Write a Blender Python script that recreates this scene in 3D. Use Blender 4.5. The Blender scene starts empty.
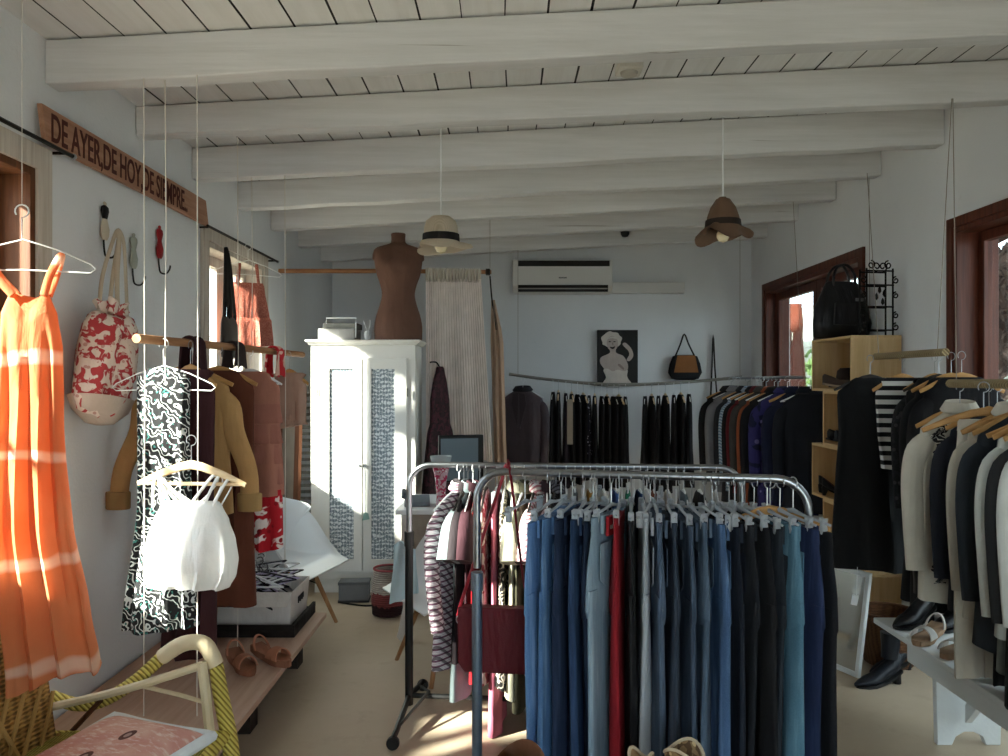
import bpy, math, random
from math import sin, cos, pi, radians as R
from mathutils import Vector, Matrix, Euler

scene = bpy.context.scene
COL = scene.collection
F, CX, CY, CH = 770.0, 509.0, 381.0, 1.5      # focal length (px), vanishing point of the room's long axis, eye height (m)
XL, XR, YB, YF = -1.72, 2.36, 7.5, -1.6       # the room


def P(px, py, d):
    """point at depth d (metres into the room)"""
    s = F / d
    return Vector(((px - CX) / s, d, CH - (py - CY) / s))


def zc(x):
    """underside of the ceiling boards"""
    return 2.77 + (x - XL) * 0.054


# ---------------------------------------------------------------- materials
def lin(h):
    h = h.lstrip('#')
    out = []
    for i in (0, 2, 4):
        c = int(h[i:i + 2], 16) / 255
        out.append(c / 12.92 if c <= .04045 else ((c + .055) / 1.055) ** 2.4)
    return (*out, 1.0)


_mats = {}


class NT:
    def __init__(s, m):
        s.t = m.node_tree
        s.n = s.t.nodes
        s.l = s.t.links

    def node(s, typ, **kw):
        n = s.n.new(typ)
        for k, v in kw.items():
            if k.startswith('i_'):
                n.inputs[k[2:].replace('_', ' ')].default_value = v
            else:
                setattr(n, k, v)
        return n

    def math(s, op, a, b=None):
        n = s.n.new('ShaderNodeMath')
        n.operation = op
        for i, v in enumerate((a, b)):
            if v is None:
                continue
            if isinstance(v, (int, float)):
                n.inputs[i].default_value = v
            else:
                s.l.new(v, n.inputs[i])
        return n.outputs[0]

    def mix(s, fac, a, b):
        n = s.n.new('ShaderNodeMix')
        n.data_type = 'RGBA'
        for idx, v in ((0, fac), (6, a), (7, b)):
            if isinstance(v, (int, float, tuple)):
                n.inputs[idx].default_value = v
            else:
                s.l.new(v, n.inputs[idx])
        return n.outputs[2]

    def ramp(s, fac, p0, p1):
        n = s.n.new('ShaderNodeMapRange')
        n.inputs['From Min'].default_value = p0
        n.inputs['From Max'].default_value = p1
        s.l.new(fac, n.inputs['Value'])
        return n.outputs['Result']

    def coord(s, scale=(1, 1, 1), kind='Object', rot=(0, 0, 0)):
        tc = s.n.new('ShaderNodeTexCoord')
        mp = s.n.new('ShaderNodeMapping')
        mp.inputs['Scale'].default_value = scale
        mp.inputs['Rotation'].default_value = rot
        s.l.new(tc.outputs[kind], mp.inputs['Vector'])
        return mp.outputs['Vector']

    def noise(s, vec, scale=5, detail=3, rough=.5, dist=0):
        n = s.n.new('ShaderNodeTexNoise')
        n.inputs['Scale'].default_value = scale
        n.inputs['Detail'].default_value = detail
        n.inputs['Roughness'].default_value = rough
        n.inputs['Distortion'].default_value = dist
        s.l.new(vec, n.inputs['Vector'])
        return n.outputs['Fac']

    def wave(s, vec, scale, axis='X', dist=0, dscale=1, detail=2, typ='BANDS'):
        n = s.n.new('ShaderNodeTexWave')
        n.wave_type = typ
        if typ == 'BANDS':
            n.bands_direction = axis
        n.inputs['Scale'].default_value = scale
        n.inputs['Distortion'].default_value = dist
        n.inputs['Detail'].default_value = detail
        n.inputs['Detail Scale'].default_value = dscale
        s.l.new(vec, n.inputs['Vector'])
        return n.outputs['Fac']

    def voro(s, vec, scale, feature='F1'):
        n = s.n.new('ShaderNodeTexVoronoi')
        n.feature = feature
        n.inputs['Scale'].default_value = scale
        s.l.new(vec, n.inputs['Vector'])
        return n.outputs


def M(pat, c1='#888888', c2=None, c3=None, rough=.85, metal=0.0, scale=1.0, bump=.25, trans=0.0, spec=.3):
    key = (pat, c1, c2, c3, rough, metal, scale, bump, trans, spec)
    if key in _mats:
        return _mats[key]
    m = bpy.data.materials.new(pat + '_' + c1.strip('#'))
    m.use_nodes = True
    t = NT(m)
    b = t.n['Principled BSDF']
    out = t.n['Material Output']
    b.inputs['Roughness'].default_value = rough
    b.inputs['Metallic'].default_value = metal
    b.inputs['Specular IOR Level'].default_value = spec
    A = lin(c1)
    B = lin(c2) if c2 else tuple(x * .7 for x in A[:3]) + (1,)
    C = lin(c3) if c3 else B
    h = None
    v = t.coord()
    if pat == 'plain':
        n = t.noise(v, 9 * scale, 4)
        col = t.mix(t.ramp(n, .3, .8), A, tuple(x * .82 for x in A[:3]) + (1,))
        h = t.noise(v, 160 * scale, 2)
    elif pat == 'flat':
        col = A
    elif pat == 'metal':
        n = t.noise(v, 30, 3)
        col = t.mix(n, A, B)
        h = t.noise(v, 60, 2)
        bump *= .2
    elif pat == 'paint':          # old wall paint, plaster
        n = t.noise(v, 1.3 * scale, 5, .6)
        n2 = t.noise(v, 14 * scale, 5, .7)
        col = t.mix(t.ramp(n, .35, .75), A, B)
        col = t.mix(t.math('MULTIPLY', t.ramp(n2, .62, .8), .5), col, C)
        h = t.math('ADD', t.math('MULTIPLY', n2, .6), t.noise(v, 70, 3))
    elif pat == 'beam':           # whitewashed rafter, grain and cracks along its length
        vs = t.coord((.5, 6, 9))
        n = t.noise(vs, 3, 6, .65)
        n2 = t.noise(t.coord((.35, 14, 22)), 3, 4, .5)
        col = t.mix(t.ramp(n, .4, .75), A, B)
        col = t.mix(t.ramp(n2, .70, .76), col, C)
        h = n
    elif pat == 'boards':         # ceiling boards, gaps along the room's long axis
        sx = t.node('ShaderNodeSeparateXYZ')
        t.l.new(v, sx.inputs[0])
        wob = t.math('MULTIPLY', t.noise(t.coord((3, .4, 1)), 1.5, 2), .03)
        q = t.math('DIVIDE', t.math('ADD', sx.outputs['X'], wob), .158)
        fr = t.math('FRACT', q)
        idn = t.math('FLOOR', q)
        wn = t.node('ShaderNodeTexWhiteNoise', noise_dimensions='1D')
        t.l.new(idn, wn.inputs['W'])
        gapw = t.math('MULTIPLY', t.noise(t.coord((6, .7, 1)), 1.2, 2), .095)
        gap = t.math('LESS_THAN', fr, gapw)
        n = t.noise(t.coord((14, .8, 1)), 2, 5, .6)
        col = t.mix(t.ramp(n, .4, .8), A, B)
        col = t.mix(t.math('MULTIPLY', wn.outputs['Value'], .25), col, B)
        col = t.mix(gap, col, C)
        h = t.math('SUBTRACT', 1.0, gap)
    elif pat == 'denim':
        n = t.noise(v, 3.2, 4, .6)
        n2 = t.noise(t.coord((22, 22, 1.3)), 2.2, 4, .6)
        n3 = t.noise(v, 220, 2)
        col = t.mix(t.ramp(n, .38, .72), A, B)
        col = t.mix(t.math('MULTIPLY', t.ramp(n2, .5, .68), .55), col, C if c3 else tuple(min(1, x * 1.9 + .015) for x in A[:3]) + (1,))
        col = t.mix(t.math('MULTIPLY', t.ramp(t.noise(t.coord((18, 18, 2), 'Object', (0, 0, 1)), 2, 3), .5, .7), .5), col, B)
        col = t.mix(t.math('MULTIPLY', n3, .3), col, C if c3 else tuple(min(1, x * 1.6 + .01) for x in A[:3]) + (1,))
        h = n3
    elif pat == 'plaid':
        wz = t.wave(v, 9 * scale, 'Z')
        wx = t.wave(v, 9 * scale, 'DIAGONAL')
        wv = t.wave(v, 31 * scale, 'Z')
        col = t.mix(t.ramp(wz, .72, .8), A, B)
        col = t.mix(t.math('MULTIPLY', t.ramp(wx, .68, .75), .75), col, C)
        col = t.mix(t.math('MULTIPLY', t.ramp(wv, .8, .85), .5), col, C)
        h = t.noise(v, 160, 2)
    elif pat == 'stripe':
        w = t.wave(v, 5.5 * scale, 'Z')
        col = t.mix(t.math('GREATER_THAN', w, .5), A, B)
        h = t.noise(v, 160, 2)
    elif pat == 'vstripe':
        w = t.wave(v, 16 * scale, 'DIAGONAL')
        col = t.mix(t.math('GREATER_THAN', w, .6), A, B)
        h = t.noise(v, 160, 2)
    elif pat == 'swirl':
        w = t.wave(v, 9 * scale, 'DIAGONAL', 14, 1.7, 1)
        col = t.mix(t.ramp(w, .80, .86), A, B)
        w2 = t.noise(v, 26 * scale, 1, .4, 1.5)
        col = t.mix(t.math('MULTIPLY', t.ramp(w2, .66, .69), .9), col, C)
        h = t.noise(v, 160, 2)
    elif pat == 'print':
        n = t.noise(v, 13 * scale, 2, .5, .8)
        vo = t.voro(v, 15 * scale)
        col = t.mix(t.ramp(n, .5, .54), A, B)
        col = t.mix(t.ramp(vo['Distance'], .24, .2), col, C)
        h = t.noise(v, 160, 2)
    elif pat == 'tie':            # tie-dye with pale bands
        w = t.wave(v, 1.05 * scale, 'Z', 1.2, 3)
        n = t.noise(v, 5, 3)
        col = t.mix(t.ramp(n, .3, .75), A, B)
        col = t.mix(t.ramp(w, .955, .995), col, C)
        h = t.noise(v, 130, 2)
    elif pat == 'sequin':
        vo = t.voro(v, 130 * scale)
        col = t.mix(t.ramp(vo['Distance'], .1, .6), A, B)
        h = vo['Distance']
    elif pat == 'wood':           # grain along local z
        n = t.noise(t.coord((22 * scale, 22 * scale, 1.2 * scale)), 1.5, 5, .6, .4)
        col = t.mix(t.ramp(n, .35, .7), A, B)
        h = n
    elif pat == 'wood_x':
        n = t.noise(t.coord((1.2 * scale, 22 * scale, 22 * scale)), 1.5, 5, .6, .4)
        col = t.mix(t.ramp(n, .35, .7), A, B)
        h = n
    elif pat == 'wood_y':
        n = t.noise(t.coord((22 * scale, 1.2 * scale, 22 * scale)), 1.5, 5, .6, .4)
        col = t.mix(t.ramp(n, .35, .7), A, B)
        h = n
    elif pat == 'wicker':
        w1 = t.wave(v, 24 * scale, 'Z', 2, 2)
        w2 = t.wave(v, 10 * scale, 'Y', 1.5, 2)
        k = t.math('MULTIPLY', t.math('ADD', w1, w2), .5)
        n = t.noise(v, 8, 3)
        col = t.mix(t.ramp(k, .25, .65), B, A)
        col = t.mix(t.math('MULTIPLY', n, .4), col, C)
        h = k
    elif pat == 'weave':
        w1 = t.wave(v, 16 * scale, 'X', .6, 2)
        w2 = t.wave(v, 16 * scale, 'Y', .6, 2)
        k = t.math('MULTIPLY', t.math('ADD', w1, w2), .5)
        col = t.mix(t.ramp(k, .2, .7), B, A)
        h = k
    elif pat == 'wrap':           # cane wrapped round a pole
        w1 = t.wave(v, 22 * scale, 'DIAGONAL')
        col = t.mix(t.ramp(w1, .15, .5), B, A)
        h = w1
    elif pat == 'lace':
        vv = t.coord((1, 1, .8))
        w = t.wave(vv, 15 * scale, 'X', 0)
        z = t.wave(vv, 13 * scale, 'Z', 6, 2.2)
        vo = t.voro(vv, 34 * scale, 'DISTANCE_TO_EDGE')
        k = t.math('MULTIPLY', t.ramp(z, .35, .6), t.ramp(vo['Distance'], .02, .12))
        k = t.math('ADD', t.math('MULTIPLY', k, .8), t.math('MULTIPLY', t.ramp(w, .8, .95), .4))
        col = t.mix(k, A, B)
        h = k
    elif pat == 'basket':
        sx = t.node('ShaderNodeSeparateXYZ')
        t.l.new(v, sx.inputs[0])
        n = t.math('MULTIPLY', t.noise(v, 30, 2), .05)
        z = t.math('ADD', sx.outputs['Z'], n)
        col = t.mix(t.math('GREATER_THAN', z, .095), B, C)
        col = t.mix(t.math('GREATER_THAN', z, .175), col, A)
        w1 = t.wave(v, 24, 'Z', 1, 2)
        col = t.mix(t.math('MULTIPLY', w1, .45), col, B)
        h = w1
    elif pat == 'concrete':
        n = t.noise(v, .9, 6, .6)
        n2 = t.noise(v, 7, 6, .7)
        n3 = t.noise(v, 60, 3)
        col = t.mix(t.ramp(n, .35, .7), A, B)
        col = t.mix(t.math('MULTIPLY', t.ramp(n2, .55, .8), .6), col, C)
        h = t.math('ADD', n2, t.math('MULTIPLY', n3, .3))
    elif pat == 'brick':
        bt = t.node('ShaderNodeTexBrick')
        bt.inputs['Color1'].default_value = A
        bt.inputs['Color2'].default_value = B
        bt.inputs['Mortar'].default_value = C
        bt.inputs['Scale'].default_value = 4 * scale
        t.l.new(t.coord((1, 1, 1), 'Object', (R(90), 0, R(90))), bt.inputs['Vector'])
        col = bt.outputs['Color']
    elif pat == 'cat':            # pink printed face on the cushion
        n = t.noise(v, 9, 5, .6, .6)
        col = t.mix(t.ramp(n, .35, .7), A, B)
        n2 = t.noise(t.coord((3, 8, 1), 'Object', (0, 0, R(25))), 12, 4)
        col = t.mix(t.math('MULTIPLY', t.ramp(n2, .52, .72), .7), col, lin('#e9dcd6'))
        for (ex, ey, r0) in ((.03, .06, .017), (.01, -.06, .017), (.03, .06, .008), (.01, -.06, .008)):
            vm = t.node('ShaderNodeVectorMath', operation='DISTANCE')
            vs = t.node('ShaderNodeMapping')
            tc = t.node('ShaderNodeTexCoord')
            vs.inputs['Scale'].default_value = (1.0, .62, 0)
            t.l.new(tc.outputs['Object'], vs.inputs['Vector'])
            t.l.new(vs.outputs['Vector'], vm.inputs[0])
            vm.inputs[1].default_value = (ex, ey * .62, 0)
            col = t.mix(t.math('LESS_THAN', vm.outputs['Value'], r0), col, C if r0 > .01 else lin('#a98c86'))
        h = t.noise(v, 90, 3)
    else:
        col = A
    if isinstance(col, tuple):
        b.inputs['Base Color'].default_value = col
    else:
        t.l.new(col, b.inputs['Base Color'])
    if h is not None and pat in ('plain', 'plaid', 'stripe', 'vstripe', 'swirl', 'print', 'tie', 'denim', 'sequin') and bump:
        wr = t.noise(t.coord((7, 7, 1.6)), 1.6, 3, .55, .6)
        h = t.math('ADD', t.math('MULTIPLY', h, .35), t.math('MULTIPLY', wr, 6.0))
    if h is not None and bump:
        bp = t.node('ShaderNodeBump')
        bp.inputs['Strength'].default_value = bump
        bp.inputs['Distance'].default_value = .01
        t.l.new(h, bp.inputs['Height'])
        t.l.new(bp.outputs['Normal'], b.inputs['Normal'])
    if trans:
        tr = t.node('ShaderNodeBsdfTranslucent')
        if isinstance(col, tuple):
            tr.inputs['Color'].default_value = col
        else:
            t.l.new(col, tr.inputs['Color'])
        mx = t.node('ShaderNodeMixShader')
        mx.inputs[0].default_value = trans
        t.l.new(b.outputs[0], mx.inputs[1])
        t.l.new(tr.outputs[0], mx.inputs[2])
        t.l.new(mx.outputs[0], out.inputs['Surface'])
    _mats[key] = m
    return m


def glass(tint='#f2f7f6', k=.08):
    key = ('glass', tint, k)
    if key in _mats:
        return _mats[key]
    m = bpy.data.materials.new('window_glass')
    m.use_nodes = True
    t = NT(m)
    out = t.n['Material Output']
    t.n.remove(t.n['Principled BSDF'])
    tr = t.node('ShaderNodeBsdfTransparent')
    tr.inputs['Color'].default_value = lin(tint)
    gl = t.node('ShaderNodeBsdfGlossy')
    gl.inputs['Roughness'].default_value = .03
    fr = t.node('ShaderNodeLayerWeight')
    fr.inputs['Blend'].default_value = .15
    mx = t.node('ShaderNodeMixShader')
    t.l.new(t.math('ADD', t.math('MULTIPLY', fr.outputs['Fresnel'], .5), k * .3), mx.inputs[0])
    t.l.new(tr.outputs[0], mx.inputs[1])
    t.l.new(gl.outputs[0], mx.inputs[2])
    t.l.new(mx.outputs[0], out.inputs['Surface'])
    _mats[key] = m
    return m


# ---------------------------------------------------------------- mesh builder
class MB:
    def __init__(s):
        s.v, s.f = [], []

    def add(s, vs, fs):
        b = len(s.v)
        s.v += [Vector(v) for v in vs]
        s.f += [tuple(b + i for i in f) for f in fs]
        return s

    def box(s, c, size, rot=None):
        x, y, z = (k / 2 for k in size)
        vs = [Vector(p) for p in ((-x, -y, -z), (x, -y, -z), (x, y, -z), (-x, y, -z), (-x, -y, z), (x, -y, z), (x, y, z), (-x, y, z))]
        if rot:
            e = Euler(rot).to_matrix()
            vs = [e @ p for p in vs]
        c = Vector(c)
        return s.add([p + c for p in vs], [(3, 2, 1, 0), (4, 5, 6, 7), (0, 1, 5, 4), (1, 2, 6, 5), (2, 3, 7, 6), (3, 0, 4, 7)])

    def lohi(s, lo, hi):
        return s.box([(a + b) / 2 for a, b in zip(lo, hi)], [b - a for a, b in zip(lo, hi)])

    def loft(s, rings, cap=True, closed=False):
        n = len(rings[0])
        vs = [p for r in rings for p in r]
        fs = []
        m = len(rings)
        for j in range(m if closed else m - 1):
            j2 = (j + 1) % m
            for i in range(n):
                k = (i + 1) % n
                fs.append((j * n + i, j * n + k, j2 * n + k, j2 * n + i))
        if cap and not closed:
            fs.append(tuple(range(n - 1, -1, -1)))
            fs.append(tuple((m - 1) * n + i for i in range(n)))
        return s.add(vs, fs)

    def tube(s, pts, r, n=8, closed=False, sy=1.0, smooth=0):
        pts = [Vector(p) for p in pts]
        if smooth:
            pts = spline(pts, smooth, closed)
        m = len(pts)
        rs = r if isinstance(r, (list, tuple)) else [r] * m
        if len(rs) != m:
            rs = [rs[0] + (0) if len(rs) == 1 else lerp_list(rs, i / (m - 1)) for i in range(m)]
        rings = []
        prev = None
        for i, p in enumerate(pts):
            a = pts[(i - 1) % m] if (closed or i > 0) else p
            c = pts[(i + 1) % m] if (closed or i < m - 1) else p
            t = (c - a).normalized() if (c - a).length > 1e-9 else Vector((0, 0, 1))
            if prev is None:
                ref = Vector((0, 1, 0)) if abs(t.y) < .9 else Vector((1, 0, 0))
                u = t.cross(ref).normalized()
            else:
                u = (prev - t * prev.dot(t)).normalized()
            prev = u
            w = t.cross(u)
            rings.append([p + u * (rs[i] * cos(2 * pi * k / n)) + w * (rs[i] * sy * sin(2 * pi * k / n)) for k in range(n)])
        return s.loft(rings, True, closed)

    def lathe(s, prof, n=24, c=(0, 0, 0), sx=1, sy=1, closed=False):
        c = Vector(c)
        rings = [[c + Vector((r * sx * cos(2 * pi * k / n), r * sy * sin(2 * pi * k / n), z)) for k in range(n)] for r, z in prof]
        return s.loft(rings, True, closed)

    def prism(s, poly, fn, t):
        """poly of (a, b); fn(a, b, h) -> point; thickness t from h=0"""
        n = len(poly)
        vs = [fn(a, b, 0) for a, b in poly] + [fn(a, b, t) for a, b in poly]
        fs = [tuple(range(n - 1, -1, -1)), tuple(range(n, 2 * n))]
        for i in range(n):
            k = (i + 1) % n
            fs.append((i, k, n + k, n + i))
        return s.add(vs, fs)

    def sheet(s, fn, nu, nv, t=.004):
        """fn(u, v) -> point, closed thin sheet of thickness t"""
        g = [[Vector(fn(i / nu, j / nv)) for i in range(nu + 1)] for j in range(nv + 1)]
        vs, fs = [], []
        nor = {}
        for j in range(nv + 1):
            for i in range(nu + 1):
                du = g[j][min(i + 1, nu)] - g[j][max(i - 1, 0)]
                dv = g[min(j + 1, nv)][i] - g[max(j - 1, 0)][i]
                n = du.cross(dv)
                nor[i, j] = n.normalized() if n.length > 1e-12 else Vector((0, 0, 1))
        W = nu + 1
        for k in (.5, -.5):
            vs += [g[j][i] + nor[i, j] * t * k for j in range(nv + 1) for i in range(W)]
        o = W * (nv + 1)
        for j in range(nv):
            for i in range(nu):
                a, b, c, d = j * W + i, j * W + i + 1, (j + 1) * W + i + 1, (j + 1) * W + i
                fs += [(a, b, c, d), (o + d, o + c, o + b, o + a)]
        edge = [(0, i) for i in range(W)] + [(j, nu) for j in range(1, nv + 1)] + [(nv, i) for i in range(nu - 1, -1, -1)] + [(j, 0) for j in range(nv - 1, 0, -1)]
        idx = [j * W + i for j, i in edge]
        for q in range(len(idx)):
            a, b = idx[q], idx[(q + 1) % len(idx)]
            fs.append((b, a, o + a, o + b))
        return s.add(vs, fs)

    def build(s, name, mat, parent=None, loc=None, rot=None, smooth=.7, bevel=0, sub=0):
        me = bpy.data.meshes.new(name)
        me.from_pydata([tuple(v) for v in s.v], [], s.f)
        me.validate()
        me.materials.append(mat)
        if smooth:
            for p in me.polygons:
                p.use_smooth = True
            me.set_sharp_from_angle(angle=smooth)
        o = bpy.data.objects.new(name, me)
        COL.objects.link(o)
        if parent:
            o.parent = parent
        if loc is not None:
            o.location = loc
        if rot is not None:
            o.rotation_euler = rot
        if bevel:
            md = o.modifiers.new('bevel', 'BEVEL')
            md.width = bevel
            md.segments = 2
            md.limit_method = 'ANGLE'
        if sub:
            md = o.modifiers.new('sub', 'SUBSURF')
            md.levels = md.render_levels = sub
        return o


def lerp_list(a, t):
    f = t * (len(a) - 1)
    i = min(int(f), len(a) - 2)
    return a[i] + (a[i + 1] - a[i]) * (f - i)


def spline(pts, k=6, closed=False):
    out = []
    n = len(pts)
    for i in range(n if closed else n - 1):
        p = [pts[(i + j) % n] if closed else pts[min(max(i + j, 0), n - 1)] for j in (-1, 0, 1, 2)]
        for q in range(k):
            t = q / k
            out.append(.5 * ((2 * p[1]) + (p[2] - p[0]) * t + (2 * p[0] - 5 * p[1] + 4 * p[2] - p[3]) * t * t + (3 * p[1] - p[0] - 3 * p[2] + p[3]) * t ** 3))
    if not closed:
        out.append(pts[-1])
    return out


def tag(o, label=None, cat=None, group=None, kind=None):
    if label:
        o['label'] = label
    if cat:
        o['category'] = cat
    if group:
        o['group'] = group
    if kind:
        o['kind'] = kind
    return o


def thing(name, label, cat, loc=(0, 0, 0), rz=0, group=None):
    o = bpy.data.objects.new(name, None)
    o.empty_display_size = .05
    COL.objects.link(o)
    o.location = loc
    o.rotation_euler = (0, 0, rz)
    return tag(o, label, cat, group)


def struct(o):
    o['kind'] = 'structure'
    return o


def copy_tree(o, parent=None):
    c = o.copy()
    COL.objects.link(c)
    if parent:
        c.parent = parent
    for ch in list(o.children):
        copy_tree(ch, c)
    return c
# ================================================================ the room
WALL = M('paint', '#dcddde', '#d3d4d6', '#c5c3c1', rough=.9, bump=.12)
BEAM = M('beam', '#d1d0d0', '#c1c0bf', '#8f8880', rough=.75, bump=.2)
BOARD = M('boards', '#e2e1e0', '#d4d2cf', '#120e0b', rough=.7, bump=.5)
CASING = M('wood', '#c9c0b4', '#a99e90', rough=.8, bump=.3)
BROWN = M('wood', '#6b4024', '#47270f', rough=.6, bump=.3)
REDWOOD = M('wood', '#5e2d1c', '#3d1a0e', rough=.5, bump=.2)
REDWOOD_Y = M('wood_y', '#5e2d1c', '#3d1a0e', rough=.5, bump=.2)
BROWN_Y = M('wood_y', '#6b4024', '#47270f', rough=.6, bump=.3)
CASING_Y = M('wood_y', '#c9c0b4', '#a99e90', rough=.8, bump=.3)


def wall(name, fn, u0, u1, v0, v1, t, holes=()):
    """fn(u, v, w) -> point; holes (u0, u1, v0, v1); one mesh with real reveals"""
    us = sorted({u0, u1, *[h[0] for h in holes], *[h[1] for h in holes]})
    vs = sorted({v0, v1, *[h[2] for h in holes], *[h[3] for h in holes]})
    us = [u for u in us if u0 <= u <= u1]
    vs = [v for v in vs if v0 <= v <= v1]
    mb = MB()
    idx = {}

    def vid(i, j, w):
        if (i, j, w) not in idx:
            idx[i, j, w] = len(mb.v)
            mb.v.append(Vector(fn(us[i], vs[j], w * t)))
        return idx[i, j, w]

    def solid(i, j):
        if not (0 <= i < len(us) - 1 and 0 <= j < len(vs) - 1):
            return False
        cu, cv = (us[i] + us[i + 1]) / 2, (vs[j] + vs[j + 1]) / 2
        return not any(h[0] < cu < h[1] and h[2] < cv < h[3] for h in holes)
    for i in range(len(us) - 1):
        for j in range(len(vs) - 1):
            if not solid(i, j):
                continue
            for w in (0, 1):
                q = (vid(i, j, w), vid(i + 1, j, w), vid(i + 1, j + 1, w), vid(i, j + 1, w))
                mb.f.append(q if w == 0 else q[::-1])
            for (di, dj, a, b) in ((-1, 0, (i, j), (i, j + 1)), (1, 0, (i + 1, j), (i + 1, j + 1)), (0, -1, (i, j), (i + 1, j)), (0, 1, (i, j + 1), (i + 1, j + 1))):
                if not solid(i + di, j + dj):
                    mb.f.append((vid(*a, 0), vid(*b, 0), vid(*b, 1), vid(*a, 1)))
    return struct(mb.build(name, WALL, smooth=0))


W1 = (1.80, 2.78, .82, 2.27)      # left wall, near window   y0 y1 z0 z1
W2 = (4.36, 5.36, .95, 2.30)      # left wall, far window
W3 = (5.15, 7.07, 1.0, 2.335)     # right wall, brown window
D1 = (2.55, 4.07, 0.0, 2.31)      # right wall, brown glazed door
D2 = (-0.4, 1.5, 0.0, 2.2)        # shop front behind the camera   x0 x1 z0 z1
wall('wall_left', lambda u, v, w: (XL - w, u, v), YF, YB, 0, 3.1, .22, (W1, W2))
wall('wall_right', lambda u, v, w: (XR + w, u, v), YF, YB, 0, 3.1, .22, (W3, D1))
wall('wall_back', lambda u, v, w: (u, YB + w, v), XL - .22, XR + .22, 0, 3.1, .2)
wall('wall_front', lambda u, v, w: (u, YF - w, v), XL - .22, XR + .22, 0, 3.1, .2, (D2,))

fl = MB().lohi((XL - .22, YF - .2, -.1), (XR + .22, YB + .2, 0)).build('floor', M('concrete', '#b9a893', '#a8967f', '#97866f', rough=.55, bump=.06), smooth=0)
struct(fl)

x0, x1 = XL - .22, XR + .22
cb = MB()
cb.add([(x0, YF - .2, zc(x0)), (x1, YF - .2, zc(x1)), (x1, YB + .2, zc(x1)), (x0, YB + .2, zc(x0)),
        (x0, YF - .2, zc(x0) + .12), (x1, YF - .2, zc(x1) + .12), (x1, YB + .2, zc(x1) + .12), (x0, YB + .2, zc(x0) + .12)],
       [(0, 1, 2, 3), (7, 6, 5, 4), (0, 4, 5, 1), (1, 5, 6, 2), (2, 6, 7, 3), (3, 7, 4, 0)])
struct(cb.build('ceiling', BOARD, smooth=0))

BEAM_Y = [-.72, .0, .72, 1.42, 2.85, 3.54, 4.17, 4.88, 5.55, 6.27, 7.02]
random.seed(4)
BEAM_DZ = {2.85: (.012, -.004), 3.54: (.04, -.018), 4.17: (0, -.03), 4.88: (0, -.01)}
for y0_ in BEAM_Y:
    dzl, dzr = BEAM_DZ.get(y0_, (0, 0))
    y = y0_ + .045
    h = .172
    a, b = XL + .001, XR - .001
    mb = MB()
    hw = .045
    n = 14
    rings = []
    for i in range(n + 1):
        x = a + (b - a) * i / n
        dz, dy = random.uniform(-.004, .004), random.uniform(-.004, .004)
        z1 = zc(x) - .007
        z0 = z1 - h + dz + dzl + (dzr - dzl) * i / n
        rings.append([(x, y - hw + dy, z0), (x, y + hw + dy, z0), (x, y + hw, z1), (x, y - hw, z1)])
    mb.loft(rings)
    o = mb.build('ceiling_beam', BEAM, smooth=0, bevel=.006)
    struct(o)
# worn strip of bare wood along the top of the nearest beam in view
# low skirting of the plaster
for nm, lo, hi in (('baseboard_left', (XL, 2.8, 0), (XL + .012, YB, .09)), ('baseboard_back', (XL, YB - .012, 0), (XR, YB, .09)), ('baseboard_right', (XR - .012, 4.1, 0), (XR, YB, .09))):
    struct(MB().lohi(lo, hi).build(nm, WALL, smooth=0, bevel=.003))

GL = glass()


def frame_ring(mb, xa, xb, y0, y1, z0, z1, w, wb=None):
    """a rectangular frame in the plane x=const, one connected ring"""
    wb = w if wb is None else wb
    o = [(y0, z0), (y1, z0), (y1, z1), (y0, z1)]
    i = [(y0 + w, z0 + wb), (y1 - w, z0 + wb), (y1 - w, z1 - w), (y0 + w, z1 - w)]
    vs = [(x, *p) for x in (xa, xb) for p in o + i]
    fs = []
    for k in range(4):
        q = (k + 1) % 4
        fs += [(k, q, 4 + q, 4 + k), (8 + k, 12 + k, 12 + q, 8 + q), (k, 8 + k, 8 + q, q), (4 + k, 4 + q, 12 + q, 12 + k)]
    return mb.add(vs, fs)


def window(n, side, hole, matf, sash_w, casing=None, cw=.09, mull=1, depth=.2, glass_in=.12, kind='window', bars=0, lining=.035):
    y0, y1, z0, z1 = hole
    xw = XL if side < 0 else XR
    fr = MB()
    frame_ring(fr, xw - side * .012, xw + side * depth, y0 + .001, y1 - .001, z0 + .001, z1 - .001, lining)
    root = struct(fr.build(f'{kind}_{n}', matf, smooth=0, bevel=.003))
    xg = xw + side * glass_in
    k = mull + 1
    yy0, yy1 = y0 + lining, y1 - lining
    for i in range(k):
        a = yy0 + (yy1 - yy0) * i / k
        b = yy0 + (yy1 - yy0) * (i + 1) / k
        s = MB()
        frame_ring(s, xg - side * .02, xg + side * .025, a + .002, b - .002, z0 + lining + .002, z1 - lining - .002, sash_w)
        so = s.build('sash', matf, root, smooth=0, bevel=.003)
        for q in range(bars):
            zb = z0 + lining + (z1 - z0 - 2 * lining) * (q + 1) / (bars + 1)
            MB().lohi((xg - .012, a + sash_w, zb - .012), (xg + .012, b - sash_w, zb + .012)).build('glazing_bar', matf, so, smooth=0)
        MB().lohi((xg - .002, a + sash_w - .005, z0 + lining + sash_w - .005), (xg + .002, b - sash_w + .005, z1 - lining - sash_w + .005)).build('pane', GL, so, smooth=0)
    if casing:
        c = MB()
        frame_ring(c, xw - side * .001, xw - side * .022, y0 - cw, y1 + cw, z0 - cw, z1 + cw, cw + .004)
        c.build('casing', casing, root, smooth=0, bevel=.003)
    return root


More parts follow.
